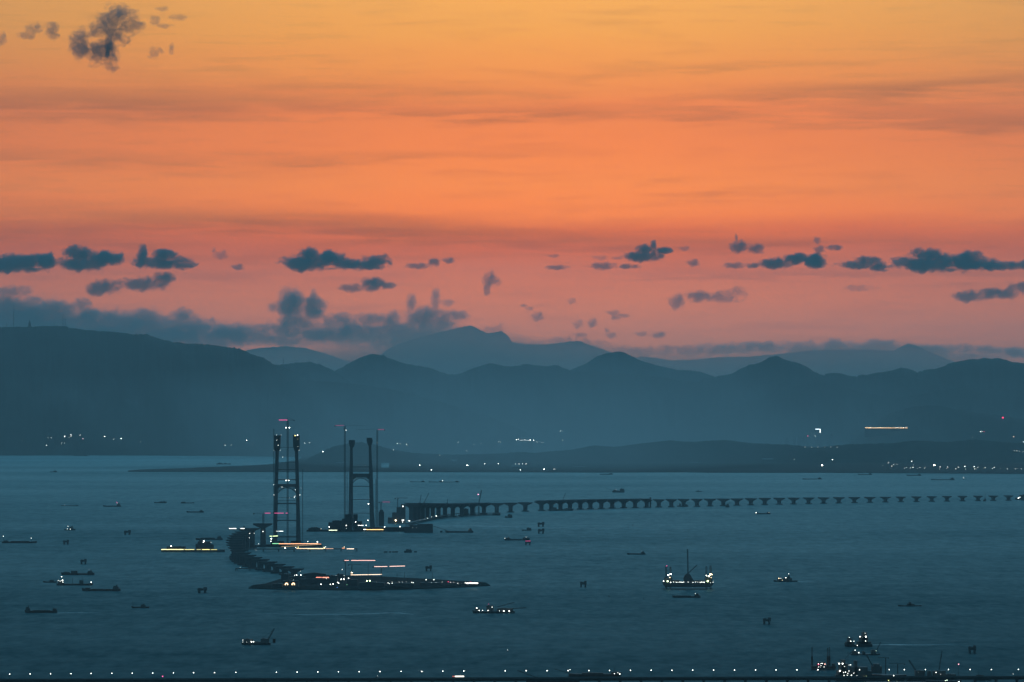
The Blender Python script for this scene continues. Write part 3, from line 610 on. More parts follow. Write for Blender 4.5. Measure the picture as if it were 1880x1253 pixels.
for (x, y, s, pw) in [(521.5, 1056.4, 1.3, 8), (541, 1056.6, .7, 6), (544.6, 1056.2, 1.3, 9), (552.3, 1056.2, 1.2, 8), (551.4, 1049, .5, 4), (538.5, 1065, .5, 4), (589.3, 1073, 1.1, 8), (590.3, 1057, .7, 6), (592.6, 1056.4, 1.0, 8), (599, 1062.8, .8, 5), (606.5, 1073.2, 1.1, 8), (611.7, 1072.6, 1.2, 9), (611.6, 1061, 1.2, 9),
        (617, 1057.2, .7, 5), (621.4, 1055.8, .8, 6), (624.6, 1059, 1.6, 10), (626.5, 1064, 1.3, 9), (631.4, 1063.8, 1.3, 9), (619.6, 1069.4, .8, 7), (621.6, 1071, 1.1, 9), (628.2, 1046, .8, 5), (632, 1057, .6, 4), (640, 1062, 1.1, 8), (646.5, 1064.9, 1.1, 8), (652, 1064.4, .7, 4), (615, 1061, .7, 4), (692, 1069, .6, 4)]:
    isl_lamp(x, y, WH, s, pw, WL)
for (x, y, s, pw) in [(712.5, 1070.6, .8, 6), (715, 1072, .7, 6), (720, 1071.2, .8, 7), (719.5, 1068.8, .5, 4), (733, 1069, .5, 3), (739, 1069, .5, 4), (746, 1068.6, .4, 3), (756, 1069.4, .8, 6), (758.8, 1070, .8, 6), (777.6, 1070.6, 1.0, 8), (783.6, 1070.2, 1.2, 9), (792.4, 1070.2, 1.2, 9), (801, 1070, 1.0, 8), (807, 1070.6, .5, 4), (812, 1069, .5, 4), (827, 1069.6, .7, 5), (833, 1069.4, .5, 4), (840.4, 1071.2, .7, 6), (854, 1070.4, .8, 7)]:
    isl_lamp(x, y, WH, s, pw, WR)
isl_lamp(646, 1051.8, WARM, 2.0, 12, 'largest warm lamp, high on the crane mast in the island lamp cluster')
isl_lamp(782.3, 1064.8, WH, .9, 7, 'left one of two raised lamps above the right half of the island', 'raised pair of island lamps'); isl_lamp(796.5, 1064.8, WH, .9, 7, 'right one of two raised lamps above the right half of the island', 'raised pair of island lamps')
isl_lamp(673.5, 1067, (.8, 1, .5), 1.5, 9, 'left one of two big green tinged floodlights on the island middle', 'green tinged floodlights'); isl_lamp(679, 1066.6, (.8, 1, .5), 1.7, 9, 'right one of two big green tinged floodlights on the island middle', 'green tinged floodlights')
isl_lamp(525.6, 1059.4, GRN, .9, 2, 'green lamp beside the leftmost white lamp of the island'); isl_lamp(637, 1074, GRN, .7, 1.6, 'green lamp low in front of the island lamp cluster'); isl_lamp(619.2, 1079, BLU, .6, 4, 'small blue lamp at the water edge of the island', yb=1081)
isl_lamp(823, 1068.4, RED, .9, 5, 'red lamp in the line on the right half of the island'); isl_lamp(864, 1069, RED, .8, 3, 'red lamp above the white strip at the right tip of the island'); isl_lamp(644, 1063, RED, .6, 3, 'small red lamp between white ones in the island cluster')
for x, lb in ((526, 'left one of two ring shaped orange lamps on the island'), (538.4, 'right one of two ring shaped orange lamps on the island')):      # ring lamps
    Y = sea(x, 1079, 5.2).y - 3; p = at(x, 1073.2, Y); k = Y / F; t = empty('ring_lamp', p); tag(t, lb, 'lamp', 'ring shaped orange lamps')
    b = MB()
    for i in range(9):
        a0, a1 = R(-35 + i * 28), R(-35 + (i + 1) * 28)
        b.tube((2.3 * k * math.cos(a0), 0, 2.1 * k * math.sin(a0)), (2.3 * k * math.cos(a1), 0, 2.1 * k * math.sin(a1)), .75 * k, n=6)
    b.build('glowing_ring', lm((1, .68, .36), 4), t); MB().tube((0, .8, -p.z + 5.2), (0, .8, -1.6 * k), .35, n=5).build('pole', steel_m, t)
def light_bar(label, x0, x1, y, c, pw, yb, thick=.9):
    Y = sea((x0 + x1) / 2, yb, 5.2).y; o = at((x0 + x1) / 2, y, Y); k = Y / F; t = empty('lit_barrier', Vector((o.x, o.y, 5.15))); tag(t, label, 'lit barrier')
    a, c2 = at(x0, y, Y), at(x1, y, Y); z = o.z - 5.15
    MB().box(a.x - o.x, c2.x - o.x, -.2, .2, z - thick * k * .5, z + thick * k * .5).build('light_strip', lm(c, pw), t)
    b = MB(); n = 6
    for i in range(n + 1): x = (a.x - o.x) + (c2.x - a.x) * i / n; b.tube((x, .4, 0), (x, .4, z), .2, n=4)
    b.build('posts', steel_m, t)
light_bar('white lit barrier at the right tip of the island', 856, 877.5, 1071.2, (1, .92, .85), 6, 1074.5, 1.3)
light_bar('short red orange lit barrier left in the island lamp cluster', 580, 590.5, 1060.4, (1, .3, .2), 2.2, 1066, 1.1)
light_bar('red orange lit barrier touching the white lamps of the cluster', 592, 609, 1060.6, (1, .32, .2), 2.6, 1066, 1.3)
IG = 'tower cranes on the long island'
def isl_crane(label, x, yb, ytop, xj, xc, jib, jy=None, w=1.3):
    Y = sea(x, yb, 5.2).y; tower_crane(label, x, yb, ytop, xj, xc, Y, w, jib, steel_m, steel_m, 5, group=IG, z0=5.1, jy=jy)
isl_crane('island crane with the highest pink lit jib', 634.2, 1066, 1029.3, 691.5, 631.5, ((1, .5, .42), 2.6, 632.5, 689, .08))
isl_crane('dark island crane mast crossing the highest lit jib', 646, 1068, 1037, 664, 640, None)
isl_crane('island crane with the rightmost lit jib', 700, 1070, 1040.6, 744, 685, ((1, .6, .5), 2.6, 687, 743.5, .08), jy=1039.4)
isl_crane('island crane with the lowest pale lit jib, low over the lamp cluster', 649, 1070, 1055.8, 702, 643, ((1, .72, .5), 3.0, 644, 701, .06), jy=1055)
for x, y0, y1, lb in ((729, 1053, 1068, 'thin dark pole right of the pale lit jib'), (741.5, 1050, 1068, 'slightly leaning thin pole in the middle of the right half of the island'), (793.6, 1050, 1068, 'thin pole between the raised lamps of the island'), (676, 1034, 1062, 'thin dark pole under the highest lit jib')):
    Y = sea(x, 1072, 5.2).y; p = at(x, 1072, Y); p.z = 5.1; b = MB(); b.tube((0, 0, 0), (1.5 if x == 741.5 else 0, 0, at(x, y0, Y).z - 5.1), .5, .3, n=6); b.box(-1, 1, -1, 1, 0, 1.2)
    tag(b.build('pole', steel_m, None, p), lb, 'pole', 'thin poles on the long island')

# ------------------------------------------------------------------ ships and craft
def hull_mb(x0, x1, B, fb, bow, sheer=.5, flat=False):
    """lofted hull: bow=+1 right, -1 left"""
    b = MB(); n = 9; V = []; L = x1 - x0
    for i in range(n):
        u = i / (n - 1); x = x0 + L * u; w = u if bow > 0 else 1 - u       # w=1 at the bow
        hb = B / 2 * ((1 - max(0, (w - .72) / .28) ** 2.2 * (.55 if flat else .93)) * (1 - max(0, (.10 - w) / .10) * .25))
        wl = hb * (.92 if w < .8 else .78); z = fb * (1 + sheer * (max(0, (w - .7) / .3) ** 2) + sheer * .45 * (max(0, (.2 - w) / .2)))
        xr = x + (0 if w < .9 else bow * 0)
        xw = x - bow * (0 if w < .75 else (w - .75) * fb * 2.0)
        V += [(xw, -wl, -1.0), (xr, -hb, z), (xr, hb, z), (xw, wl, -1.0)]
    Fs = [(0, 1, 2, 3), (4 * n - 1, 4 * n - 2, 4 * n - 3, 4 * n - 4)]
    for i in range(n - 1):
        a = 4 * i
        for j in range(4): Fs.append((a + j, a + 4 + j, a + 4 + (j + 1) % 4, a + (j + 1) % 4))
    return b.poly(V, Fs)
def ship(label, x0, x1, py, house='r', hh=4.0, fb=2.2, m=None, lamps=(), masts=(), heaps=(), booms=(), hw=.16, name='cargo_ship', cat='ship', group='ships and boats on the bay', rz=0.0, bow=None, sheer=.5, flat=False, blocks=(), B=None, red=()):
    o = sea((x0 + x1) / 2, py); k = mpp(py); t = empty(name, o, rz); tag(t, label, cat, group); m = m or hull_m
    xm = (x0 + x1) / 2; A, E = (x0 - xm) * k, (x1 - xm) * k; L = E - A; B = B or max(5, min(16, L * .16)); fbm = fb * k
    bow = bow or (-1 if house == 'r' else 1)
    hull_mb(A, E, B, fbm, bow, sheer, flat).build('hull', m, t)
    if house:
        w = L * hw; hx = {'r': E - w - L * .04, 'l': A + L * .04, 'm': A + L * .42}[house] if isinstance(house, str) else (house - xm) * k - w / 2
        h0 = fbm * 1.05; ht = hh * k - (h0 if hh * k > h0 else 0); ht = max(ht, 1.5 * k)
        hb = MB(); hb.box(hx, hx + w, -B * .38, B * .38, h0 - fbm * .4, h0 + ht * .55); hb.box(hx + w * .12, hx + w * .8, -B * .34, B * .34, h0 + ht * .55 + .02, h0 + ht * .85)
        hs = hb.build('wheelhouse', house_m, t)
        wb = MB(); wb.box(hx + w * .10, hx + w * .82, -B * .35, B * .35, h0 + ht * .66, h0 + ht * .76); wb.build('window_band', glass_m, hs)
        fn = MB(); fn.tube((hx + w * .62, 0, h0 + ht * .85), (hx + w * .66, 0, h0 + ht * 1.2), .12 * w, .10 * w, n=8); fn.tube((hx + w * .3, 0, h0 + ht * .85), (hx + w * .3, 0, h0 + ht * 1.35), .10 * k + .1, n=4); fn.build('funnel_and_mast', steel_m, hs)
    for (xa, xb, yt) in heaps:
        a, c = (xa - xm) * k, (xb - xm) * k; z = (py - yt) * k
        MB().extr([(a, fbm * .7), (c, fbm * .7), (c - (c - a) * .08, z), (a + (c - a) * .08, z)], -B * .33, B * .33).build('cargo_hold', m, t)
    for (xa, xb, yt, *yb) in blocks:
        a, c = (xa - xm) * k, (xb - xm) * k; z = (py - yt) * k
        b = MB(); b.box(a, c, -B * .36, B * .30, ((py - yb[0]) * k if yb else fbm * .8), z); b.box(a + (c - a) * .2, a + (c - a) * .55, -B * .2, B * .1, z + .02, z + .7 * k); b.build('deckhouse', house_m, t)
    for (mx, yt) in masts:
        b = MB(); b.tube(((mx - xm) * k, 0, fbm * .8), ((mx - xm) * k, 0, (py - yt) * k), .32 * k + .08, .18 * k, n=5); b.tube(((mx - xm - .9) * k, 0, (py - yt - 1) * k), ((mx - xm + .9) * k, 0, (py - yt - 1) * k), .12 * k, n=4); b.build('mast', steel_m, t)
    for (xa, ya, xb, yb, *w_) in booms:
        w = (w_[0] if w_ else .5) * k; a = Vector(((xa - xm) * k, 0, (py - ya) * k)); c = Vector(((xb - xm) * k, 0, (py - yb) * k))
        MB().lattice(a, c, w * .6, w * .26, step=w * 2.2).build('crane_boom', steel_m, t)
    for (lx, ly, c, r_, pw) in lamps: bulb(t, Vector(((lx - xm) * k, -B * .5 - .6, (py - ly) * k)), r_ * k, c, pw, 'deck_lamp')
    return t
ship('long low cargo ship at the left edge with a lamp at each end', 4, 68, 997.5, 'l', 5, 2.6, rust_m, [(6.8, 985, WH, .8, 6), (58, 988.4, WH, .7, 5)], masts=[(7, 985), (58, 989)], heaps=[(18, 56, 993.6)], hw=.14, bow=1)
ship('brown coaster with its bridge at the left end, trailing a pale wake, lowest left', 45, 105, 1125.5, 'l', 12, 3.6, rust_m, hw=.13, blocks=[(97, 104, 1117.5)], bow=-1, heaps=[(58, 95, 1120.6)])
ship('cargo ship with dark boxes on deck, uppermost of the close group on the left', 112, 173, 1056, 'r', 8, 3.2, rust_m, [(164, 1046, WH, .4, 1.2)], blocks=[(130.5, 134, 1048.5), (134.5, 138, 1048.5), (138.5, 142, 1048.5), (116, 128, 1050.6)])
ship('cargo ship with white lamps at its left end, close group on the left', 104, 171, 1075, 'l', 9, 3, rust_m, [(113.7, 1059, WH, 1.0, 7), (115.2, 1065.8, WH, 1.4, 9), (107.5, 1066, WH, .7, 4), (111, 1067, WH, .8, 5), (116, 1069, WH, .8, 5), (167.8, 1069, WH, 1.1, 8)], masts=[(133, 1061), (151, 1058)], blocks=[(146, 153, 1066)])
ship('small low boat half behind the lamp lit ship on the left', 79, 104, 1070, None, 4, 2.0, rust_m, name='barge', cat='barge', bow=-1, blocks=[(91, 99, 1065.5)])
ship('dark bulk carrier with a tall house at its right end, lowest of the close group', 150, 221, 1085.5, 'r', 10.5, 3.6, rust_m, hw=.15, heaps=[(156, 166, 1079.5), (168, 205, 1081.6)])
ship('small brown boat alone below the close group on the left', 241, 274, 1116.5, 263, 7, 2.2, rust_m, hw=.28, masts=[(244, 1104.5)], bow=-1, name='boat', cat='boat')
ship('small tug with three white lamps left of centre, above the edge cargo ship', 118, 139, 974, 'm', 7, 1.8, hull_m, [(125, 966.5, WH, .7, 5), (123.8, 971.6, WH, .6, 5), (129.4, 972, WH, .7, 5)], hw=.4, name='tugboat', cat='tugboat', masts=[(124.6, 963)])
ship('coaster with a small red lamp on its right hand bridge', 189, 222, 930.6, 'r', 6.5, 1.9, hull_m, [(214.8, 922.6, PNK, .7, 4), (216, 924.6, WH, .4, 1.5)], hw=.18)
ship('very low thin barge left of the red lamp coaster', 112, 144, 929.4, None, 2, 1.1, hull_m, [(119, 927.6, WH, .4, 2)], name='barge', cat='barge', bow=1)
ship('short flat boat in the left distance, left one of two', 283, 306, 924, 'm', 3, 1.6, hull_m, name='boat', cat='boat', hw=.6)
ship('short flat boat in the left distance, right one of two', 332, 357, 924.4, 'l', 3, 1.3, hull_m, name='boat', cat='boat', hw=.3, bow=1)
ship('coaster below the two short flat boats, bridge at right', 342, 374, 941.4, 'r', 4.4, 2, hull_m, hw=.2)
ship('tiny far ship below the left shore', 92, 105, 867.4, 'r', 3, 1.2, hull_m, hw=.5)
ship('tiny far ship lying against the left shore line', 135, 161, 837.6, 'r', 2.6, .9, hull_m, hw=.25)
ship('far barge above the low spit of land on the left', 397, 424, 853, None, 2, 1.3, hull_m, name='barge', cat='barge', blocks=[(400, 408, 850.4), (411, 416, 850.8)])
ship('cargo ship passing behind the yellow lit barge', 359, 409, 991.6, 'r', 7, 2.4, hull_m, [], hw=.16, heaps=[(367, 396, 987.6)])
ship('crane barge with a steep boom and two white lamps, lower left', 443, 497, 1184, None, 5, 3.2, hull_m, [(446.6, 1174.8, WH, .8, 4), (446.6, 1178.4, WH, .6, 3), (462.4, 1178, WH, 1.3, 9), (466.2, 1177.9, WH, 1.1, 8), (453.8, 1178.6, WH, .7, 1.5)], name='crane_barge', cat='crane barge', blocks=[(448, 464, 1173.4), (479, 494, 1172.5), (466, 479, 1178)], booms=[(491, 1177, 503.5, 1154.5, 1.6), (480, 1172, 501, 1158, .3)], bow=-1, flat=True, B=18)
ship('dark floating drum below the tip of the steep crane boom', 500.6, 507, 1180.5, None, 3, 7.0, rust_m, name='mooring_buoy', cat='buoy', group='buoys and floats', sheer=.1, B=3.6)
ship('dredger with deck lamps and two long ladders reaching right, below the island', 867, 945, 1126, None, 6, 3.6, hull_m, [(875.4, 1116.3, WH, 1.3, 8), (880, 1120.8, WH, 1.0, 7), (886, 1120.6, WH, .9, 6), (896, 1120.8, WH, 1.0, 6), (903.6, 1114.6, WH, .9, 5), (916.8, 1121.7, WH, .7, 5), (924.8, 1121.8, WH, 1.4, 9), (934.8, 1121.8, WH, 1.3, 9), (897, 1109, PNK, .5, 2)],
     masts=[(897, 1107.5), (909.6, 1112)], blocks=[(872, 880, 1116.5), (893, 906, 1112), (912, 942, 1117)], booms=[(912, 1115, 944.5, 1106.4, .9), (936, 1118, 966, 1116.2, 1.0)], name='dredger', cat='dredger', B=16, bow=-1)
ship('coaster passing just below the jack up platform', 1234, 1286, 1097.8, 'r', 8, 3.0, hull_m, [(1276.6, 1090, WH, .7, 4)], hw=.17, heaps=[(1240, 1270, 1093.6)])
ship('small work ship with warm lamps and a short wake, right of the jack up platform', 1420, 1464, 1068.5, 'm', 10, 2.2, hull_m, [(1429.8, 1062, WARM, 1.0, 6), (1433.4, 1062.4, WH, .7, 4), (1436, 1065.4, WARM, .6, 3), (1442.4, 1061, WH, 1.0, 6), (1447.6, 1053.8, WH, .8, 5)], hw=.35, masts=[(1434, 1055), (1447.6, 1053)], name='work_ship', cat='work ship', blocks=[(1427, 1438, 1062.5)], bow=-1)
ship('low patrol boat with a stubby bridge, alone on the right', 1648, 1692, 1113.6, None, 4, 2.0, house_m, name='patrol_boat', cat='boat', blocks=[(1665, 1679, 1109), (1668, 1673, 1106)], masts=[(1670, 1103)], bow=-1)
ship('coaster with its bridge at the right, above and left of the jack up platform', 1151, 1185, 1018.6, 'r', 5.6, 2.3, hull_m, [(1178, 1012, WH, .4, 1.5)], hw=.2)
ship('coaster with its bridge at the left end, right of centre below the pier rows', 926, 973, 992.6, 'l', 5.6, 2.6, hull_m, [(927, 988.6, WH, .6, 4), (966, 986.4, WH, .5, 3)], hw=.2, blocks=[(960, 972, 987.6)])
ship('barge with a white lamp at each end under the right hand piers', 1386, 1414.5, 944.4, None, 3, 1.9, hull_m, [(1388, 941.6, WH, 1.0, 7), (1411.6, 941.4, WH, .6, 3)], name='barge', cat='barge', blocks=[(1387, 1392, 941), (1408, 1414, 941)])
ship('far dredger above the middle stretch of deck', 1124, 1147, 904.6, None, 4, 2.2, hull_m, [(1131, 899.6, WH, .5, 2)], name='dredger', cat='dredger', blocks=[(1126, 1132, 900), (1138, 1146, 898), (1132, 1138, 901.4)], booms=[(1127, 901, 1113, 897.4, .3)])
ship('tiny far boat right of the far dredger', 1277, 1289, 903, None, 2, 1.0, hull_m, name='boat', cat='boat', blocks=[(1280, 1284, 901.4)])
ship('far ship close under the shore right of centre', 1101, 1125, 871.8, 'r', 2.8, 1.3, hull_m, hw=.22)
ship('far cargo ship in the open strip of water, bridge at its right', 1473, 1509, 880.4, 'r', 3.2, 1.1, hull_m, hw=.16)
ship('far ship touching the shore line, left one of two on the right', 1575, 1601, 872.2, 'r', 2.2, 1.2, hull_m, hw=.2)
ship('far ship touching the shore line, right one of two on the right', 1664, 1691, 873.8, 'r', 3, 1.5, hull_m, hw=.2)
ship('far cargo ship with spiky masts at its right end', 1709, 1753, 881.8, 'r', 4, 1.3, hull_m, hw=.14, masts=[(1744, 877), (1748, 876.4), (1751, 877)])
ship('far low ship beside a longer one above the dense pier row', 753, 780, 885.6, 'r', 2.6, 1.0, hull_m, hw=.2)
ship('longer far barge with one white lamp above the dense pier row', 787, 844, 885.8, 'r', 2.6, 1.0, hull_m, [(812.6, 883, WH, .8, 5)], hw=.1, blocks=[(806, 814, 883.6)])
ship('barge with a long thin jib pointing left at the big box barge', 817, 869, 978.4, 'r', 8, 2.8, hull_m, [(861, 972.8, WH, .4, 1.5)], hw=.14, booms=[(820, 973.6, 795, 966.4, .45)], name='crane_barge', cat='crane barge', bow=-1)
ship('tiny float left of the barge with the thin jib', 808, 813, 978, None, 3, 3.2, hull_m, name='mooring_buoy', cat='buoy', group='buoys and floats', sheer=.1, B=5)
ship('work barge under the middle stretch of deck with a thin crane boom above it', 1008, 1052, 938.2, None, 4, 2, hull_m, name='crane_barge', cat='crane barge', blocks=[(1012, 1022, 932), (1036, 1048, 934)], booms=[(1028, 931, 1038, 906.5, .5)])
ship('flat work barge at the feet of the free piers right of the dense row', 872, 919, 946.6, None, 3, 1.6, hull_m, name='barge', cat='barge', blocks=[(904, 918, 942.6)])
ship('small boat with a high stern below the first free piers', 927, 941, 951, None, 4, 2.4, hull_m, name='boat', cat='boat', blocks=[(932, 940, 945)])
ship('small work boat under the free piers in the middle right', 1243, 1264, 930.6, None, 3, 1.8, hull_m, name='boat', cat='boat', blocks=[(1247, 1250, 925), (1256, 1262, 926.4)])
ship('stubby boat with a tilted crane at the foot of a far free pier', 1332, 1340, 931.8, None, 3, 2.6, hull_m, name='boat', cat='boat', blocks=[(1334, 1338, 926)], booms=[(1335, 927, 1341, 923, .4)])
ship('small boat with a raised stern beside the two legged dolphins', 958, 976, 974.6, None, 4, 1.6, hull_m, name='boat', cat='boat', blocks=[(967, 975, 969.4)])
ship('small boat passing just beyond the near bridge, left of the long barge', 678, 700, 1247, None, 4, 1.8, rust_m, [(693.4, 1241, WH, .6, 2.5)], name='boat', cat='boat', masts=[(693.4, 1240)], blocks=[(688, 696, 1244)])
ship('long dark barge with lamps at its right end just beyond the near bridge', 1044, 1141, 1242, None, 5, 4.6, rust_m, [(1127.6, 1236.4, WH, .9, 6), (1134, 1234.6, WH, .8, 5), (1137.6, 1237, WH, 1.1, 8), (1046.4, 1229.2, WH, .8, 6)], name='crane_barge', cat='crane barge', blocks=[(1122, 1140, 1233.5)], masts=[(1046.4, 1229), (1128, 1224.6)], booms=[(1046, 1236.5, 1018.5, 1228.8, .8)], heaps=[(1066, 1110, 1235.4)], B=18)
ship('dark crane barge on the near side of the low bridge with a long low boom', 966, 1064, 1258, None, 5, 13, rust_m, name='crane_barge', cat='crane barge', booms=[(988, 1245.5, 949.5, 1231, .9)], masts=[(987.4, 1236.5)], B=18, sheer=.05)
# lower right cluster
ship('ship with a tall lamp lit tower and bright wake, lower right group', 1550, 1601, 1187.4, None, 6, 4, hull_m, [(1558.4, 1170, WH, .8, 5), (1560.8, 1177, WH, 1.1, 7), (1566.8, 1177, WH, .9, 5), (1578, 1168.6, WH, 1.2, 8), (1588.6, 1168.6, WH, 1.6, 10), (1588.2, 1176.6, WH, 1.0, 6), (1573, 1184.8, WH, .9, 6), (1587.4, 1162.4, WH, .9, 2)],
     name='work_ship', cat='work ship', blocks=[(1552, 1568, 1179), (1555, 1563, 1171.5), (1573, 1599, 1178), (1577, 1593, 1169), (1582, 1591, 1161)], masts=[(1585.5, 1157), (1564.6, 1166.5), (1597, 1171)], B=18, bow=-1)
ship('low barge with a small raised crane, middle of the lower right group', 1562, 1616, 1202.6, None, 4, 1.8, hull_m, [(1568.8, 1193.4, WH, .9, 6), (1575.6, 1198, WH, 1.1, 7), (1563, 1207.4, WH, .6, 4), (1566, 1207.2, WH, .7, 5), (1607.4, 1194.6, (.7, 1, .8), .7, 3)],
     name='crane_barge', cat='crane barge', blocks=[(1564, 1574, 1196), (1583, 1588, 1196), (1599, 1608, 1193.5)], booms=[(1608, 1197, 1617, 1179.5, 1.0)], masts=[(1612, 1193)], B=18)
ship('big dark crane ship crowded with white lamps beyond the near bridge', 1534, 1664, 1250, None, 6, 11, hull_m, [(1539, 1217.6, WH, 1.6, 10), (1545.4, 1217.6, WH, 1.5, 10), (1540.6, 1231, WH, 1.8, 11), (1547, 1234, WH, .9, 6), (1550.6, 1233.2, WH, 1.0, 7), (1557, 1231, WH, .9, 7), (1555, 1235.4, WH, .8, 6), (1566, 1235, WH, .8, 6), (1548, 1239.2, WH, .9, 6), (1554, 1239, WH, .8, 5), (1561.6, 1239, WH, 1.1, 8), (1571.6, 1239.4, WH, .6, 4), (1557.4, 1220, WH, .7, 4), (1560.2, 1220, WH, .9, 6), (1549, 1223, WH, .8, 4), (1585, 1241.8, YEL, 1.6, 8), (1588.6, 1241, (.6, .8, .4), 1.2, 2), (1639, 1239.6, WH, 1.0, 7)],
     name='crane_ship', cat='crane ship', blocks=[(1536, 1562, 1230), (1540, 1556, 1218), (1544, 1551, 1211), (1560, 1592, 1224.5), (1568, 1573, 1213), (1591, 1600, 1232), (1600, 1618, 1223, 1236), (1604, 1614, 1219, 1223), (1618, 1660, 1240)], booms=[(1550, 1211, 1584, 1177, .5), (1604, 1227, 1591, 1203, 1.4), (1557, 1225, 1557, 1195, .3)], B=26, bow=1, sheer=.05, flat=True)
ship('dark barge with a stout leaning boom right of the big crane ship', 1664, 1760, 1250.5, None, 5, 7, hull_m, [(1716.6, 1233.8, WH, 1.0, 6), (1730, 1243.6, WH, 1.4, 9), (1683.6, 1233.6, WH, .5, 1.2), (1725, 1237, WH, .7, 1.5)],
     name='crane_barge', cat='crane barge', blocks=[(1680, 1697, 1231), (1703, 1709, 1232), (1713, 1735, 1231.5, 1243), (1735, 1754, 1237.5)], booms=[(1683, 1234, 1669, 1212.5, 1.7)], masts=[(1719, 1228.5)], B=24, flat=True, sheer=.1)
ship('short dark barge at the foot of a bridge pier near the right edge', 1788, 1822, 1249.5, None, 3, 6, hull_m, [(1812, 1242.6, WH, 1.2, 7)], name='barge', cat='barge', blocks=[(1792, 1806, 1239.6)], masts=[(1796, 1231)], flat=True)
ship('dark hull with a yellow green lamp before the near bridge', 1590, 1700, 1268, None, 3, 16, hull_m, [(1630.6, 1249.4, (.85, .9, .3), 1.0, 4), (1646, 1250.6, (.4, .5, .3), 1.0, .5)], name='barge', cat='barge', flat=True, sheer=.05)
ship('dark hull cut by the bottom edge right of centre, with lamps by its rail', 1700, 1766, 1266, None, 3, 16, hull_m, [(1738, 1249, (.8, 1, .7), 1.1, 5), (1735, 1249.6, (.8, 1, .7), .9, 5), (1760, 1252, WH, 1.2, 7)], name='barge', cat='barge', flat=True, sheer=.15)
k = mpp(1240)
G2 = 'dark T shaped cranes of the lower right group'
tower_crane('left one of two dark T shaped cranes in the lower right group', 1626, 1240, 1207.5, 1611.5, 1631, None, 1.2, None, None, None, 1.2, group=G2)
tower_crane('right one of two dark T shaped cranes in the lower right group', 1648, 1242, 1219, 1632, 1661, None, 1.2, None, None, None, 1.2, group=G2)
# leaning piling leader
o = sea(1722, 1244); kk = mpp(1244); t = empty('piling_leader', o); tag(t, 'tall leaning piling leader behind the right hand blocks of the lower right group', 'piling rig')
MB().lattice((0, 0, 0), (7.5 * kk, 0, 49 * kk), .7 * kk, .2 * kk).build('leader', steel_m, t); MB().tube((5.3 * kk, -1.2 * kk, 34 * kk), (6.6 * kk, -1.2 * kk, 42 * kk), .9 * kk, n=6).build('hammer', steel_m, t); MB().box(-5, 5, -4, 4, -1, 3).build('pontoon', hull_m, t)
o = sea(1760, 1246); t = empty('mast_with_lamp', o); tag(t, 'thin mast with a single red tinged lamp right of the dark barges', 'mast')
MB().tube((0, 0, -1), (0, 0, 26 * kk), .25, .15, n=5).build('mast', steel_m, t); bulb(t, (0, -.5, 26 * kk), 1.1 * kk, (1, .45, .55), 5, 'lamp'); MB().box(-3, 3, -2, 2, -1, 2).build('pontoon', hull_m, t)
o = sea(1860, 1247); t = empty('mast_with_lamp', o); tag(t, 'short mast with a faint lamp near the right edge, at the near bridge', 'mast')
MB().tube((0, 0, -1), (0, 0, 9 * kk), .25, .15, n=5).build('mast', steel_m, t); bulb(t, (0, -.5, 9 * kk), .7 * kk, WH, 2.5, 'lamp'); MB().box(-3, 3, -2, 2, -1, 1.5).build('pontoon', hull_m, t)

# jack-up platforms
def jackup(label, x0, x1, py, hull_rows, legs, lamps, extra, m=hull_m, legm=steel_m, B=38):
    o = sea((x0 + x1) / 2, py); k = mpp(py); xm = (x0 + x1) / 2; t = empty('jackup_platform', o); tag(t, label, 'jack up platform', 'jack up platforms')
    X_ = lambda x: (x - xm) * k
    Z_ = lambda y: (py - y) * k
    MB().extr([(X_(x), Z_(y)) for x, y in hull_rows], -B / 2, B / 2).build('platform_hull', m, t)
    for i, (lx, yt, yth, w) in enumerate(legs):
        yy = -B * .32 if i % 2 else B * .32
        b = MB(); b.lattice((X_(lx), yy, -4), (X_(lx), yy, Z_(yt)), w * k * .42, w * k * .12, step=w * k * 1.1)
        b.tube((X_(lx), yy, Z_(yt) - .2 * k), (X_(lx), yy, Z_(yt) + 1.2 * k), w * k * .55, n=8)
        L = b.build('leg', legm, t)
        c = MB(); c.tube((X_(lx), yy, Z_(hull_rows[-1][1]) - k), (X_(lx), yy, Z_(yth)), w * k * .95, n=10); c.build('jack_house', legm, L)
    for (xa, xb, yt, yb) in extra.get('blocks', ()): 
        MB().box(X_(xa), X_(xb), -B * .3, B * .2, Z_(yb), Z_(yt)).build('deckhouse', house_m, t)
    for (xa, ya, xb, yb, w) in extra.get('booms', ()): MB().lattice((X_(xa), 0, Z_(ya)), (X_(xb), 0, Z_(yb)), w * k * .5, w * k * .2).build('crane_boom', steel_m, t)
    if 'house' in extra:
        MB().extr([(X_(x), Z_(y)) for x, y in extra['house']], -7, 7).build('crane_house', steel_m, t)
    for (lx, ly, c, r_, pw) in lamps: bulb(t, Vector((X_(lx), -B / 2 - 1, Z_(ly))), r_ * k, c, pw, 'floodlight')
    return t
row_l = [(1236, .8), (1240.8, .9), (1244, .6), (1247, .7), (1249.6, 1.0), (1252.6, .9), (1254.6, .7), (1262.6, .7), (1271.4, .8), (1276, .8), (1280, .5), (1284.6, .9), (1287.6, 1.0), (1290, .8), (1292, 1.0)]
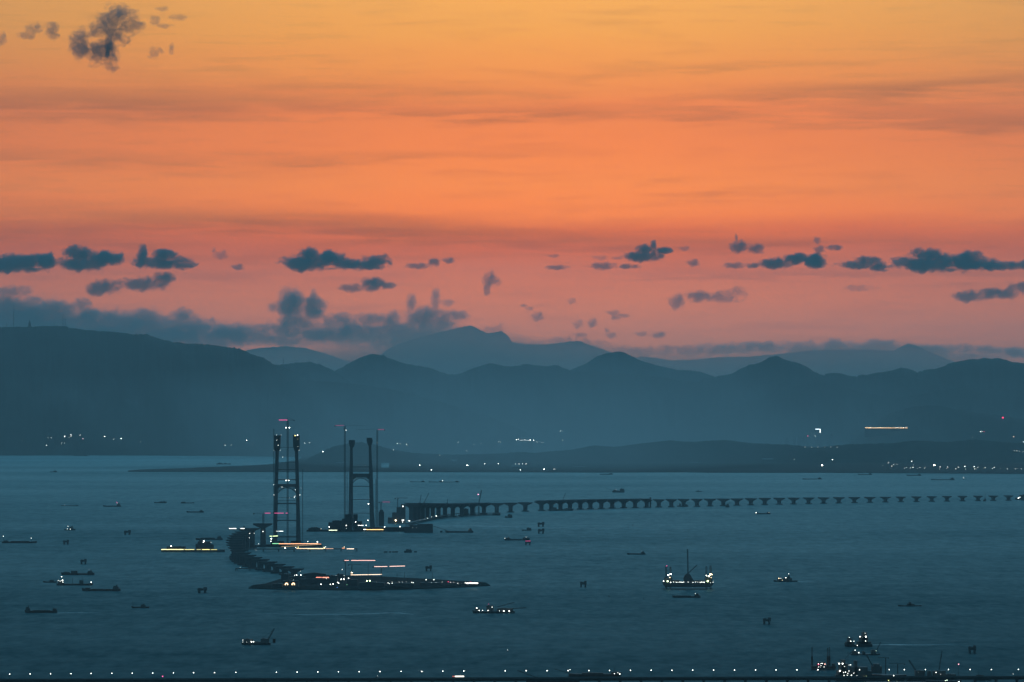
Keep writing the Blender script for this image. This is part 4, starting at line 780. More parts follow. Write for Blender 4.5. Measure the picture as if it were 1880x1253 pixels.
jackup('brightly lit jack up platform with four legs and a very tall mast, right of centre', 1216, 1311, 1081.4, [(1221, 1077.8), (1302, 1077.8), (1308, 1073.5), (1309.5, 1068.5), (1217, 1068.5), (1217, 1073)],
    [(1223.6, 1041.5, 1060, 3.2), (1230.6, 1041.8, 1060, 3), (1297.4, 1042, 1060, 3), (1304, 1039.6, 1060, 3.4)],
    [(x, 1068.2 + (i % 3) * .3, WH, s, 6) for i, (x, s) in enumerate(row_l)] +
    [(1226, 1055.4, WH, 1.7, 11), (1230.4, 1053.8, WH, 1.9, 12), (1229, 1060, WARM, 1.2, 6), (1217.6, 1066.6, WH, 1.3, 7), (1225, 1066.8, (.75, 1, .55), 2.0, 8), (1230.6, 1068.8, WH, 1.2, 7), (1223.2, 1038.8, PNK, .7, 6), (1296, 1056.4, WH, 1.3, 8), (1300.4, 1057.6, (1, .95, .6), 2.0, 9), (1303.6, 1054, WARM, 2.2, 12), (1306.6, 1054.6, WARM, 1.0, 5), (1304.6, 1060, WARM, 1.1, 3), (1298.4, 1066.6, (.7, 1, .45), 2.3, 8), (1308.2, 1068.6, WH, .8, 4), (1303.6, 1069.4, WH, .6, 4)],
    {'blocks': [(1234, 1248, 1065, 1068.4), (1276, 1292, 1065.4, 1068.4), (1219, 1234, 1061.5, 1068.4), (1294, 1307, 1061, 1068.4)], 'booms': [(1263, 1054, 1262.4, 1009, 1.8), (1263.4, 1053, 1279.4, 1038, 1.3)], 'house': [(1255, 1068.4), (1276, 1068.4), (1271, 1062), (1266, 1054), (1262, 1052.5), (1257.5, 1056), (1255, 1061)]})
jackup('jack up rig with three dark legs and red lamps, lower right', 1488, 1536, 1229.6, [(1490, 1227.6), (1533, 1227.6), (1534, 1222.6), (1489, 1222.6)],
    [(1491.6, 1190.5, 1206, 2.0), (1519, 1190.5, 1205, 2.0), (1523.6, 1190.5, 1205, 2.0)],
    [(1501.6, 1219.4, RED, 1.6, 3), (1501.6, 1218, WH, .7, 6), (1513.4, 1218.8, (1, .5, .4), 1.4, 4), (1506.4, 1217.6, WH, .8, 6), (1509, 1217.7, WH, .8, 6), (1506.2, 1221.2, WH, .7, 5), (1501.6, 1224, WH, .7, 5), (1505, 1224, WH, .5, 4), (1511.8, 1224, WH, .8, 5)],
    {'blocks': [(1500, 1514, 1215.5, 1222.5), (1527, 1533, 1218, 1222.5)], 'booms': []}, m=rust_m, legm=rust_m, B=20)

# concrete dolphins: square cap on four legs
def dolphin(label, x0, x1, yt, yb, bump=True, red=False):
    o = sea((x0 + x1) / 2, yb); k = mpp(yb); w = (x1 - x0) * k / 2; h = (yb - yt) * k; t = empty('mooring_dolphin', o); tag(t, label, 'mooring dolphin', 'two legged dolphins scattered on the water')
    b = MB(); b.box(-w, w, -w * .8, w * .8, h * .45, h * .85)
    if bump: b.box(w * .25, w, -w * .4, w * .4, h * .85 + .02, h * 1.05); b.box(-w * .9, -w * .2, -w * .3, w * .3, h * .85 + .02, h * .93)
    b.build('cap', concrete_m, t)
    for sx in (-.68, .6):
        for sy in (-.5, .5): MB().tube((w * sx, w * sy, -2), (w * sx, w * sy, h * .46), w * .26, n=8).build('leg', concrete_m, t)
    if red: MB().box(-w * .9, w * .9, -w * .9, -w * .85, h * .88, h * .98).build('light_strip', lm(PNK, .7), t)
for a in [('dolphin near the left edge between the edge cargo ship and the tug', 116, 126.5, 992, 1000), ('dolphin standing above the close group of ships on the left', 148, 159, 1027, 1036), ('dolphin alone left of the yellow lit barge', 228, 240, 974, 982), ('squat dolphin below the yellow lit barge', 363, 380, 1079, 1089),
          ('dolphin above the right half of the long island', 781, 793, 1039, 1049), ('dolphin alone below the middle, between the island and the jack up platform', 1065, 1077, 1067.5, 1078.5), ('dolphin alone low on the right, under the small work ship', 1401, 1415, 1134.5, 1146.5), ('dolphin low near the right edge', 1778, 1792, 1186, 1200),
          ('upper dolphin of the close pair below the middle deck', 987, 999.5, 959, 967.5), ('lower dolphin of the close pair below the middle deck', 987.5, 999.5, 971, 980)]: dolphin(*a)
dolphin('dolphin with a thin red lit line beside a coaster, below the middle deck', 964, 974.5, 993, 1001, red=True)
for i, (a, b_, lb) in enumerate([(705, 712, 'leftmost of the row of low floats right of the nearer trestle'), (714, 719, 'second float from the left in the low row'), (720, 731, 'widest float in the low row')]):
    ship(lb, a, b_, 1015, None, 2, 2.4, hull_m, name='float', cat='float', group='buoys and floats', sheer=.1, flat=True, B=6)
ship('blocky float with a mast at the right of the low row', 742, 757, 1015, None, 3, 3.0, hull_m, name='float', cat='float', group='buoys and floats', blocks=[(745, 755, 1009)], masts=[(753, 1006)], flat=True)
ship('smallest float at the right end of the low row', 760, 766, 1014.6, None, 2, 2.2, hull_m, name='float', cat='float', group='buoys and floats', sheer=.1, flat=True, B=4)
# navigation buoys
for x, y, lb, c in [(932, 1197, 'tiny lit buoy between the dredger and the near bridge', WH), (1118, 1096, 'tiny dark buoy between the lone dolphin and the jack up platform', None), (1182, 1101, 'tiny dark buoy left of the coaster below the jack up platform', None), (1153, 970, 'tiny buoy on the long pale wake right of centre', None), (1162, 965, 'tiny buoy just above the long pale wake', None), (1769, 881, 'tiny lit buoy right of the spiky masted far ship', WH), (1757, 1203, 'tiny dark buoy left of the dolphin near the right edge', None), (97, 1202, None, None), (1500, 1034, None, None)]:
    if lb is None: continue
    o = sea(x, y); k = mpp(y); t = empty('navigation_buoy', o); tag(t, lb, 'buoy', 'navigation buoys')
    b = MB(); b.tube((0, 0, -.5), (0, 0, 1.0 * k), 1.0 * k, .8 * k, n=10); b.build('float', rust_m, t); MB().lattice((0, 0, 1.0 * k), (0, 0, 3.2 * k), .3 * k, .1 * k).build('cage', steel_m, t)
    if c: bulb(t, (0, 0, 3.4 * k), .6 * k, c, 5, 'lamp')

# lattice pile rig with a red lamp, and small cranes on the dense deck
o = sea(876, 946.6); k = mpp(946); t = empty('piling_rig', o); tag(t, 'lattice piling rig with one red boom lamp, at the dense pier row', 'piling rig')
MB().lattice((-5 * k, 0, 1), (-5 * k, 0, 17 * k), 1.3 * k, .4 * k).build('lattice_frame', steel_m, t); MB().lattice((3 * k, 0, 1), (3 * k, 0, 17 * k), 1.1 * k, .35 * k).build('lattice_frame', steel_m, t)
MB().lattice((2 * k, 0, 17 * k), (8 * k, 0, 46 * k), .8 * k, .3 * k).build('boom', steel_m, t); MB().box(-8 * k, 8 * k, -6, 6, -1, 1.6 * k).build('pontoon', hull_m, t); bulb(t, (2.0 * k, -4, 38.4 * k), 1.1 * k, (1, .4, .6), 6, 'red_lamp')
def deck_crane(lb, pi, x0, y0, x1, y1):
    p, h, rz = west[pi]; Y = p.y; o = at(x0, y0, Y); k = Y / F; o.z = h + 2.3; t = empty('deck_crane', o); tag(t, lb, 'crane', 'small cranes on the dense deck'); tip = at(x1, y1, Y) - o
    MB().box(-1.6 * k, 1.6 * k, -3, 3, 0, 1.6 * k).build('cab', steel_m, t); MB().lattice((0, 0, 1.5 * k), tip, .45 * k, .15 * k).build('boom', steel_m, t)
deck_crane('nearly upright thin crane on the dense deck, leftmost of three', 4, 771, 925, 773.4, 909); deck_crane('leaning long boom crane on the dense deck', 5, 778.5, 925, 787.5, 905.5); deck_crane('short upright crane at the middle of the dense deck', 7, 821, 925, 821.8, 917)
o = sea(1194, 932); k = mpp(932); t = empty('pile_casing', o); tag(t, 'tall dark casing standing beside a pier at the end of the middle deck', 'pile casing'); MB().tube((0, -12, -2), (0, -12, 17.5 * k), 1.5 * k, n=10).build('casing', steel_m, t); MB().tube((0, -12, 17.5 * k), (0, -12, 18.6 * k), 1.8 * k, n=10).build('collar', steel_m, t)
ship('cropped work platform with two lamps at the right edge, by the last pier', 1864, 1900, 918, None, 4, 3.0, hull_m, [(1869.4, 914.6, WH, 1.3, 9), (1872.2, 913.4, WH, .9, 6)], name='work_platform', cat='work platform', blocks=[(1872, 1898, 909)])
ship('slim casing barge beside a pier near the right edge', 1805, 1811, 920.6, None, 3, 2.4, hull_m, name='boat', cat='boat', blocks=[(1807, 1810, 916)], masts=[(1808.6, 905.5)])
ship('square work float at the end of the dense pier row', 851, 861, 947.4, None, 3, 3.0, hull_m, name='work_platform', cat='work platform', blocks=[(851.5, 860, 934.5)], flat=True)

# ------------------------------------------------------------------ near low bridge with its lamp row
ZD = 9.0
A0, A1 = sea(-420, 1250.0, ZD), sea(2300, 1242.0, ZD); dv = (A1 - A0); Lb = dv.length; dv.normalize(); rzb = math.atan2(dv.y, dv.x)
def on_deck(px, off=0.0):
    """point of the deck line seen at column px"""
    s = lambda q: (940 + (q.x / q.y) * F)
    lo, hi = 0.0, 1.0
    for _ in range(40):
        m_ = (lo + hi) / 2; q = A0.lerp(A1, m_)
        if s(q) < px: lo = m_
        else: hi = m_
    q = A0.lerp(A1, lo); n_ = Vector((-dv.y, dv.x, 0)); return q + n_ * off
t = empty('low_bridge', Vector((A0.x, A0.y, 0)), rzb); tag(t, 'low dark road bridge crossing the whole bottom of the view', 'bridge')
MB().box(0, Lb, -6, 6, ZD - 1.2, ZD).build('deck', asphalt_m, t); MB().box(0, Lb, -4.4, 4.4, ZD - 2.5, ZD - 1.22).build('girder', concrete_m, t)
for s in (-1, 1):
    b = MB(); b.box(0, Lb, s * 5.8 - .12, s * 5.8 + .12, ZD + .01, ZD + .9); b.build('parapet', concrete_m, t)
lamps_x = [18.5, 56, 93.5, 131, 168, 206, 243.5, 281, 319, 356, 394.5, 433.5, 508, 546, 584, 622, 660, 698, 737, 775, 813.5, 852, 928, 966.5, 1005, 1043.5, 1081.5, 1119.5, 1158, 1196, 1234, 1272, 1310.5, 1349, 1387.5, 1425, 1463.5, 1502, 1578.4, 1633, 1660.6, 1699.4, 1741.6, 1781.5, 1820.4, 1870]
x = -20.0; px_ = 1100 - 38.3 * 29
while px_ < 1960:
    q = on_deck(px_); l = (Vector((q.x, q.y, 0)) - Vector((A0.x, A0.y, 0))).length
    b = MB()
    for yy in (-3.4, 3.4): b.tube((l, yy, -2), (l, yy, ZD - 3.3), .95, n=8)
    b.box(l - 1.2, l + 1.2, -5, 5, ZD - 3.3, ZD - 2.52); b.build('bridge_pier', concrete_m, t); px_ += 38.3
kb = on_deck(900).y / F; lit = lm(WH, 9); pl = MB(); pl.tube((0, 0, 0), (0, 0, 6.6), .11, .07, n=6); pl.tube((0, 0, 6.5), (0, -1.5, 6.9), .06, n=4); plm = pl.mesh('pole')
hd = MB(); hd.ball((0, -1.6, 6.9), .35); hdm = hd.mesh('lamp_head'); plm.materials.append(steel_m); hdm.materials.append(lit)
for i, px_ in enumerate(lamps_x):
    yl = interp([(0, 1238), (433, 1234.8), (900, 1232), (1300, 1230.6), (1500, 1230), (1880, 1229.2)], px_); q = on_deck(px_, 4.9); q.z = ZD; sc = (at(px_, yl, q.y).z - ZD) / 6.9
    r = empty('street_lamp', q); r.scale = (1, 1, sc); tag(r, 'lit street lamp on the low bridge at the bottom, %s from the left' % ordn(i + 1), 'street lamp', 'street lamps along the low bridge')
    for nm, me in (('pole', plm), ('lamp_head', hdm)): o = bpy.data.objects.new(nm, me); COL.objects.link(o); o.parent = r
q = on_deck(299, 5.5); q.z = ZD; t = empty('signal_post', q); tag(t, 'post with one red signal lamp on the left of the low bridge', 'signal post'); zz = at(299, 1242.2, q.y).z - ZD; MB().tube((0, 0, 0), (0, 0, zz), .1, n=5).build('post', steel_m, t); bulb(t, (0, -.3, zz), .8, PNK, 3, 'signal_lamp')
q = on_deck(841, -1.5); q.z = ZD; t = empty('bus', q, rzb); tag(t, 'bus with lit windows driving over the low bridge, left of centre', 'bus')
b = MB(); b.box(-6.2, 6.2, -1.25, 1.25, .5, 3.3); b.build('body', steel_m, t); MB().box(-3.2, 6.0, -1.33, -1.28, 1.9, 2.9).build('lit_windows', lm((1, .93, .8), 3.4), t); MB().box(-6.0, -3.4, -1.33, -1.28, 1.9, 2.9).build('tail_light_panel', lm((1, .25, .2), .5), t)
for wx in (-4, 4):
    for wy in (-1.1, 1.1): MB().tube((wx, wy - .15, .5), (wx, wy + .15, .5), .5, n=12).build('wheel', hull_m, t)

# ------------------------------------------------------------------ antennas on the left ridge
for x, yt, w, lb in [(25, 562, 1.0, 'tallest thin antenna near the left edge of the left ridge'), (12, 592, .8, 'short antenna stub nearest the left edge'), (20, 595, .7, 'tiny antenna stub just left of the tallest antenna'), (99, 585, .6, 'thin short antenna right of the pyramid tower'), (115.5, 575, .8, 'left antenna of the close pair on the left ridge'), (120, 581, .8, 'right, shorter antenna of the close pair on the left ridge')]:
    Y = 37000; k = Y / F; yb = interp(LEFT, x); o = at(x, yb + 2, Y); t = empty('antenna_mast', o); tag(t, lb, 'antenna', 'antennas on the left ridge'); h = at(x, yt, Y).z - o.z
    MB().lattice((0, 0, -10), (0, 0, h * .8), w * k * .42, w * k * .13, step=w * k * 1.5).build('lattice_mast', steel_m, t); MB().tube((0, 0, h * .8), (0, 0, h), .15 * k, .06 * k, n=5).build('whip', steel_m, t)
Y = 37000; k = Y / F; o = at(54.5, 601, Y); t = empty('lookout_tower', o); tag(t, 'squat pyramid shaped tower on the left ridge', 'tower')
MB().extr([(-2.8 * k, -8), (2.8 * k, -8), (2.4 * k, 5 * k), (1.3 * k, 9 * k), (-1.3 * k, 9 * k), (-2.4 * k, 5 * k)], -8, 8).build('wall', concrete_m, t); MB().tube((0, 0, 9 * k), (0, 0, 14 * k), 1.2 * k, .1 * k, n=8).build('spire', steel_m, t)
Y = 42500; k = Y / F; o = at(520, 671, Y); t = empty('antenna_mast', o); tag(t, 'lone faint antenna on the low saddle right of the left ridge', 'antenna'); MB().lattice((0, 0, -10), (0, 0, 12 * k), .35 * k, .12 * k).build('lattice_mast', steel_m, t); MB().tube((-1 * k, 0, 8 * k), (1 * k, 0, 8 * k), .2 * k, n=4).build('crossarm', steel_m, t)

# ------------------------------------------------------------------ lights and buildings of the far shore
def shore_lamp(x, y, s, pw, label, group, c=WH):
    p = ground(x, y + 1.2); k = p.y / F; lamp('shore_lamp', label, 'lamp', group, p + Vector((0, 0, 1.2 * k)), s * .8 * k, c, pw * 2.2, pole=4)
SL = 'white lamp at the foot of the left ridge'
for x, y, s, pw in [(85.5, 818, .8, 4), (88, 804, .6, 2), (94, 804, .7, 2), (113, 814, .5, 3), (118.5, 814, .5, 3), (118.6, 801.5, 1.0, 7), (130, 798.4, .9, 5), (130.6, 801.2, .8, 5), (127, 803.2, .6, 2), (147, 799, .8, 2), (192, 801.6, .9, 6), (209, 806.6, .6, 3), (222.6, 805.4, 1.0, 7), (40, 809, .5, 1.5), (257.5, 812, .5, 1.6), (304, 813.4, .5, 1)]: shore_lamp(x, y, s, pw, SL, 'lamps at the foot of the left ridge')
shore_lamp(152.4, 806, .8, 3, 'faint pink lamp at the foot of the left ridge', 'lamps at the foot of the left ridge', (1, .6, .7))
for x, y, s, pw in [(413.5, 817.6, .8, 4), (425, 817, .7, 4), (452.6, 808.6, 1.1, 8), (463, 816, .4, 1.2), (559.6, 814, .8, 6), (568, 813, .8, 3), (593, 829.6, 1.1, 8)]: shore_lamp(x, y, s, pw, 'white lamp on the dark shore around the nearer tower', 'shore lamps around the nearer tower')
for x, y, s, pw in [(722, 826.4, .6, 3), (729.8, 814.4, 1.0, 6), (734.8, 815, .7, 3), (746.8, 816.2, 1.0, 6), (756, 817.6, .8, 2), (841, 811.8, .9, 2), (870, 816.8, .6, 2), (856.4, 828, .6, 1.2), (883.6, 814.6, .7, 1.6), (916, 812, .7, 3), (919, 812, .7, 3), (807, 836, .7, 1), (1029, 791.6, .8, 2), (1033, 791.4, .7, 2), (1032.6, 808.6, .7, 2.6), (1146, 809.6, .6, 1.6), (1162.4, 807.4, .5, 1.6)]: shore_lamp(x, y, s, pw, 'faint lamp on the slopes right of the farther tower', 'faint lamps of the middle shore')
for x, y, s, pw in [(770.4, 854.6, 1.2, 8), (791.8, 863, 1.1, 8), (857.4, 854.8, 1.2, 8), (859, 854.8, 1.0, 8), (889.8, 851.6, .8, 6), (915, 851.8, .9, 6), (946.6, 852.2, .7, 5), (953, 852.2, .7, 5), (959.6, 852.2, .7, 5), (966, 852.2, .7, 5), (955.2, 863.4, .9, 7), (998.6, 862, 1.3, 9), (1016.6, 861.8, .8, 4), (1019.6, 862, .5, 2)]: shore_lamp(x, y, s, pw, 'bright lamp low along the middle shore line', 'lamps along the middle shore line')
for x, y, s, pw in [(948.5, 808.2, 1.2, 8), (951.6, 806.8, 1.1, 7), (963.6, 807.4, .8, 5), (973.4, 808, 1.3, 9), (979.6, 808.4, 1.2, 8), (984.6, 811.8, .7, 2), (987.4, 812.4, .7, 3), (990.4, 812.8, .6, 2), (994.2, 812.8, .6, 2), (997.8, 813, .5, 2)]: shore_lamp(x, y, s, pw, 'lamp of the bright curved cluster, middle shore', 'lamps of the bright curved cluster')
for i in range(6): shore_lamp(1478 + i * 11.8, 821.4, .6, 1.3, 'faint lamp in the even row of six, right shore', 'evenly spaced row of six lamps')
for x, y, s, pw in [(1458.4, 844, .6, 3), (1528.2, 844.4, .9, 7), (1673.8, 847.2, .9, 6), (1631, 850, .6, 3), (1636.8, 856, .8, 5), (1640.6, 853.2, .7, 2), (1646.6, 853.2, .6, 2), (1620.6, 855, .5, 1.6), (1676.4, 854, .5, 1.6), (1636, 860, .4, 1)]: shore_lamp(x, y, s, pw, 'small lamp above the right shore row', 'small lamps above the right shore row')
shore_lamp(1509.4, 854.6, 2.0, 11, 'left one of two big warm lamps on the right shore', 'big warm lamps of the right shore', (1, .9, .78)); shore_lamp(1715.6, 854.2, 2.0, 11, 'right one of two big warm lamps on the right shore', 'big warm lamps of the right shore', (1, .85, .68))
for x, y, s, pw in [(1661, 860, .6, 3), (1664, 858.8, .5, 3), (1671.4, 859.6, .6, 3), (1676.4, 858.6, .7, 4), (1684.6, 860, .5, 2.4), (1689, 859, .5, 3), (1697.4, 860, .6, 3), (1699.4, 858.8, .4, 2), (1726, 857.8, .7, 5), (1724.6, 861, .5, 2.4), (1739.6, 857.8, .6, 4), (1738.2, 861.2, .4, 2), (1754.8, 861.2, .7, 3), (1759.4, 858.2, .6, 4), (1771.6, 856.8, .9, 6), (1772.6, 861.4, .5, 3), (1788.6, 857, 1.0, 6), (1795.2, 858.4, .6, 4), (1789, 861.2, .6, 4), (1791.6, 861.4, .4, 3), (1808.8, 858.4, .6, 3), (1808, 861.4, .5, 2.4), (1822, 860.6, .6, 3), (1825, 858.8, .6, 4), (1837, 860.8, .4, 1.5), (1849.6, 861.2, .6, 2.4), (1864, 861, .5, 3), (1867.6, 860.6, .5, 3), (1874.8, 861.2, .6, 3)]:
    shore_lamp(x, y, s, pw, 'small white lamp in the right shore row', 'lamps along the right shore line')
for x, y, s, pw in [(1862, 828, .7, 2), (1867, 828.4, .7, 3), (1872, 829, .5, 3), (1878, 830, .6, 3), (1879, 811.6, 1.0, 4), (1785.6, 803, .5, 1.6), (1800, 792.8, .7, 5), (1803, 792.8, .7, 5), (1496.8, 801, .8, 6), (1489, 795, .5, 1.4)]: shore_lamp(x, y, s, pw, 'stray lamp among the dim city on the right', 'stray lamps of the right city')
shore_lamp(1483, 801, 1.0, 4, 'bright red lamp left of the white corner sign on the right shore', 'red city lamps', RED); shore_lamp(1806.6, 792.8, .7, 2, 'tiny red lamp beside two white ones in the right city', 'red city lamps', RED); shore_lamp(1861, 802.2, 1.2, 2, 'orange lamp right of the blue white roof sign', 'red city lamps', (1, .6, .45))
# dim city towers
rr = random.Random(5)
def block(px, yt, yb, w, label, D=34000, lit=None):
    a = at(px, yb, D); k = D / F; o = Vector((a.x, D, 0)); z1 = at(px, yt, D).z; t = empty('tower_block', o); tag(t, label, 'tower block', 'tower blocks of the right city'); W_ = w * k / 2
    MB().box(-W_, W_, -12, 12, 0, z1).build('wall', build_m, t); MB().box(-W_ * .5, W_ * .5, -7, 7, z1 + .02, z1 + 1.0 * k).build('roof_plant', build_m, t)
    wb = MB(); n = max(3, int((z1) / 14))
    for i in range(n): z = z1 * (i + .5) / n; wb.box(-W_ * .9, W_ * .9, -12.3, -12.05, z - 2.2, z + 2.2)
    wb.build('window_bands', glass_m, t); return t, z1, k
for i, (px, yt, w) in enumerate([(1445, 805, 4), (1459, 801, 5), (1468, 803, 5), (1476, 802, 5), (1519, 800, 4), (1526, 798, 4), (1700, 789, 4), (1706, 786, 4), (1718, 789, 4), (1725, 784.5, 5), (1731, 784.5, 4), (1740, 789, 4), (1748, 792, 5), (1757, 790, 4), (1769, 786.5, 4), (1777, 793, 5), (1790, 792, 4), (1814, 791, 5), (1829, 794, 4), (1868, 796, 5)]):
    block(px, yt, 812, w, 'dim grey tower block in the right city')
t, z1, k = block(1502, 787.4, 812, 9, 'dark tower with a white corner shaped roof sign left of the amber roofline'); t['group'] = 'lit signs of the far city'
MB().box(-5 * k, 4.2 * k, -13.4, -12.4, z1 - 1.5 * k, z1 - .5 * k).build('roof_sign', lm((.8, .95, 1), 5), t); MB().box(2.8 * k, 4.2 * k, -13.4, -12.4, z1 - 7.5 * k, z1 - 1.6 * k).build('corner_sign', lm(WH, 4), t)
t, z1, k = block(1843, 794.5, 812, 20, 'broad dark building with a blue white roof sign and lit windows below it'); t['group'] = 'lit signs of the far city'
MB().box(-3.4 * k, 8 * k, -13.4, -12.4, z1 - 2.4 * k, z1 - .9 * k).build('roof_sign', lm((.85, .95, 1), 5), t); MB().box(-8 * k, -3.6 * k, -13.4, -12.4, z1 - 2.4 * k, z1 - .9 * k).build('blue_sign', lm((.25, .4, 1), 2), t)
b = MB(); r3 = random.Random(3)
for i in range(11):
    if i in (1, 2): continue
    x = (-8 + i * 1.9) * k; b.box(x, x + 1.0 * k, -13.4, -12.4, z1 - (10.8 + r3.random()) * k, z1 - 8.8 * k)
b.build('lit_windows', lm((.95, .85, 1), 1.6), t)
t, z1, k = block(1841, 768, 812, 2, 'slim tower with a large red lamp on top in the right city'); t['group'] = 'lit signs of the far city'; bulb(t, (0, -13, z1 + .8 * k), 2.3 * k, RED, 3, 'beacon'); bulb(t, (-.2 * k, -15, z1 + .2 * k), .9 * k, (1, .8, .9), 5, 'beacon')
# amber roofline on the hillside
gp = ground(1627, 789); D = gp.y - 130; k = D / F; a, c = at(1588, 786, D), at(1666, 786, D); t = empty('hillside_terrace', Vector(((a.x + c.x) / 2, D, gp.z - 50))); a.z -= gp.z - 50; tag(t, 'long terrace on the right hillside crowned by a row of amber and white lamps', 'terrace')
hw = (c.x - a.x) / 2; MB().box(-hw, hw, -10, 20, 0, a.z - .6 * k).build('terrace_wall', hill_m, t); MB().box(-hw, hw, -11, -10.2, a.z - .5 * k, a.z + .25 * k).build('eaves_lights', lm((1, .52, .2), 2.2), t)
for i in range(26):
    x = -hw + (i + .5) * 2 * hw / 26; bulb(t, (x, -12, a.z + (.6 + .5 * math.sin(i * 2.3)) * k), rr.uniform(.55, .95) * k, [(1, .72, .38), (1, .9, .72)][i % 2 or i > 16], rr.choice([3, 6, 6]), 'terrace_lamp')
# bright arched building front in the middle shore
p = ground(962, 810); k = p.y / F; t = empty('lit_pavilion', p); tag(t, 'small pavilion with a thin curved lit roof edge in the middle shore cluster', 'pavilion')
b = MB()
for i in range(10): u0, u1 = i / 10, (i + 1) / 10; b.tube(((-10 + 20 * u0) * k, 0, (1.6 * math.sin(math.pi * u0) + .2) * k), ((-10 + 20 * u1) * k, 0, (1.6 * math.sin(math.pi * u1) + .2) * k), .3 * k, n=5)
b.build('lit_roof_edge', lm(WH, 2.5), t); MB().box(-9 * k, 9 * k, 4, 30, -4, .1 * k).build('wall', build_m, t)
for x0, x1, yb, h, lb in [(1401, 1419, 844.5, 2.2, 'pale flat roofed shed left of the lamps on the right shore'), (829, 837, 851, 7, 'pale square building on the middle shore'), (941, 953, 860, 6, 'pale pitched building under the four shore lamps'), (1054, 1074, 857.8, .9, 'long thin pale roof on the middle shore'), (1270, 1281, 850, .9, 'short pale roof on the shore right of centre'), (618, 627, 850.4, .9, 'left pale boat shed roof between the two bridge towers'), (628, 636, 849.8, .9, 'right pale boat shed roof between the two bridge towers'), (683, 690, 846.6, 1.6, 'pale roof just right of the farther tower on the shore')]:
    a = ground(x0, yb); Y = a.y; k = Y / F; A_, C_ = at(x0, yb, Y), at(x1, yb, Y); t = empty('shore_building', a); tag(t, lb, 'building', 'pale buildings of the far shore')
    MB().box(0, C_.x - A_.x, 0, 40, -2, h * .5 * k).build('wall', build_m, t); MB().box(-3, C_.x - A_.x + 3, -3, 43, h * .5 * k + .02, h * k).build('roof', pale_m, t)

# look-alikes told apart by their order from left to right
shared = {}
for o in COL.objects:
    if o.parent is None and 'label' in o: shared.setdefault(o['label'], []).append(o)
for lb, os_ in shared.items():
    if len(os_) > 1:
        for i, o in enumerate(sorted(os_, key=lambda q: q.location.x / q.location.y)): o['label'] = lb + ', %s from left' % ordn(i + 1)
# ------------------------------------------------------------------ wakes
fm = bpy.data.materials.new('wake_foam'); fm.use_nodes = True; t_ = fm.node_tree; pb = t_.nodes['Principled BSDF']; pb.inputs['Base Color'].default_value = (.5, .55, .56, 1); pb.inputs['Roughness'].default_value = .9
tcn = t_.nodes.new('ShaderNodeNewGeometry'); mp_ = t_.nodes.new('ShaderNodeMapping'); mp_.inputs['Scale'].default_value = (1 / 22, 1 / 60, 1); nn = t_.nodes.new('ShaderNodeTexNoise'); nn.inputs['Scale'].default_value = 1; nn.inputs['Detail'].default_value = 4
t_.links.new(tcn.outputs['Position'], mp_.inputs[0]); t_.links.new(mp_.outputs[0], nn.inputs['Vector']); uvn = t_.nodes.new('ShaderNodeUVMap'); su = t_.nodes.new('ShaderNodeSeparateXYZ'); t_.links.new(uvn.outputs[0], su.inputs[0])
edge = M(t_, 'MULTIPLY', M(t_, 'MULTIPLY', su.outputs[1], M(t_, 'SUBTRACT', 1, su.outputs[1])), 4)
al = M(t_, 'MULTIPLY', M(t_, 'MULTIPLY', edge, su.outputs[0]), M(t_, 'MULTIPLY', nn.outputs[0], 2.4), clamp=True); t_.links.new(al, pb.inputs['Alpha'])
def wake(pts, th, s0, s1):
    V = []; Fs = []; n = len(pts); uv = []
    for i, (x, y) in enumerate(pts):
        w_ = th * (.35 + .65 * math.sin(math.pi * min(1, .12 + i / (n - 1)) * .9)) / 2; a, c = sea(x, y + w_, .3), sea(x, y - w_, .3); V += [a[:], c[:]]; s = s0 + (s1 - s0) * i / (n - 1); uv += [(s, 0), (s, 1)]
    for i in range(n - 1): Fs.append((2 * i, 2 * i + 2, 2 * i + 3, 2 * i + 1))
    me = bpy.data.meshes.new('wake'); me.from_pydata(V, [], Fs); u = me.uv_layers.new(name='UVMap')
    for l in me.loops: u.data[l.index].uv = uv[l.vertex_index]
    tag(link('wake', me, fm), kind='structure')
for w_ in [([(105, 1126), (150, 1125.6), (200, 1125.4)], 2.2, .5, .02), ([(462, 1126), (520, 1128), (560, 1129), (620, 1128.6), (680, 1127.4), (710, 1125.6), (735, 1126), (760, 1129)], 2.4, .08, .5), ([(1601, 1184.4), (1640, 1184), (1700, 1184.6), (1800, 1181)], 2.6, .8, .02), ([(1601, 1184.6), (1632, 1184.3)], 2.2, .6, .5), ([(1464, 1068), (1485, 1068.4), (1510, 1068)], 1.8, .5, .03),
          ([(795, 966.4), (870, 966.5), (900, 967), (1010, 969.4), (1130, 970.6), (1250, 972), (1330, 972.6)], 2.0, .45, .12), ([(497, 1183), (530, 1183)], 2.0, .4, .02), ([(895, 1074.6), (940, 1075), (1010, 1077)], 1.6, .4, .02), ([(1018, 1095.6), (1100, 1095)], 1.6, .18, .05), ([(1345, 901), (1365, 902.4)], 1.6, .5, .1),
          ([(1455, 870.5), (1490, 870), (1515, 869.6)], 1.6, .3, .6), ([(780, 994), (850, 993.6)], 1.4, .2, .02), ([(655, 1014), (740, 1015.4), (860, 1015)], 1.2, .25, .06), ([(945, 1119.6), (980, 1119.6)], 1.6, .3, .02), ([(869, 978), (905, 977)], 1.4, .3, .02), ([(1690, 1026), (1780, 1024), (1880, 1026)], 1.2, .06, .16), ([(1760, 1242), (1860, 1241)], 1.8, .1, .3)]: wake(*w_)
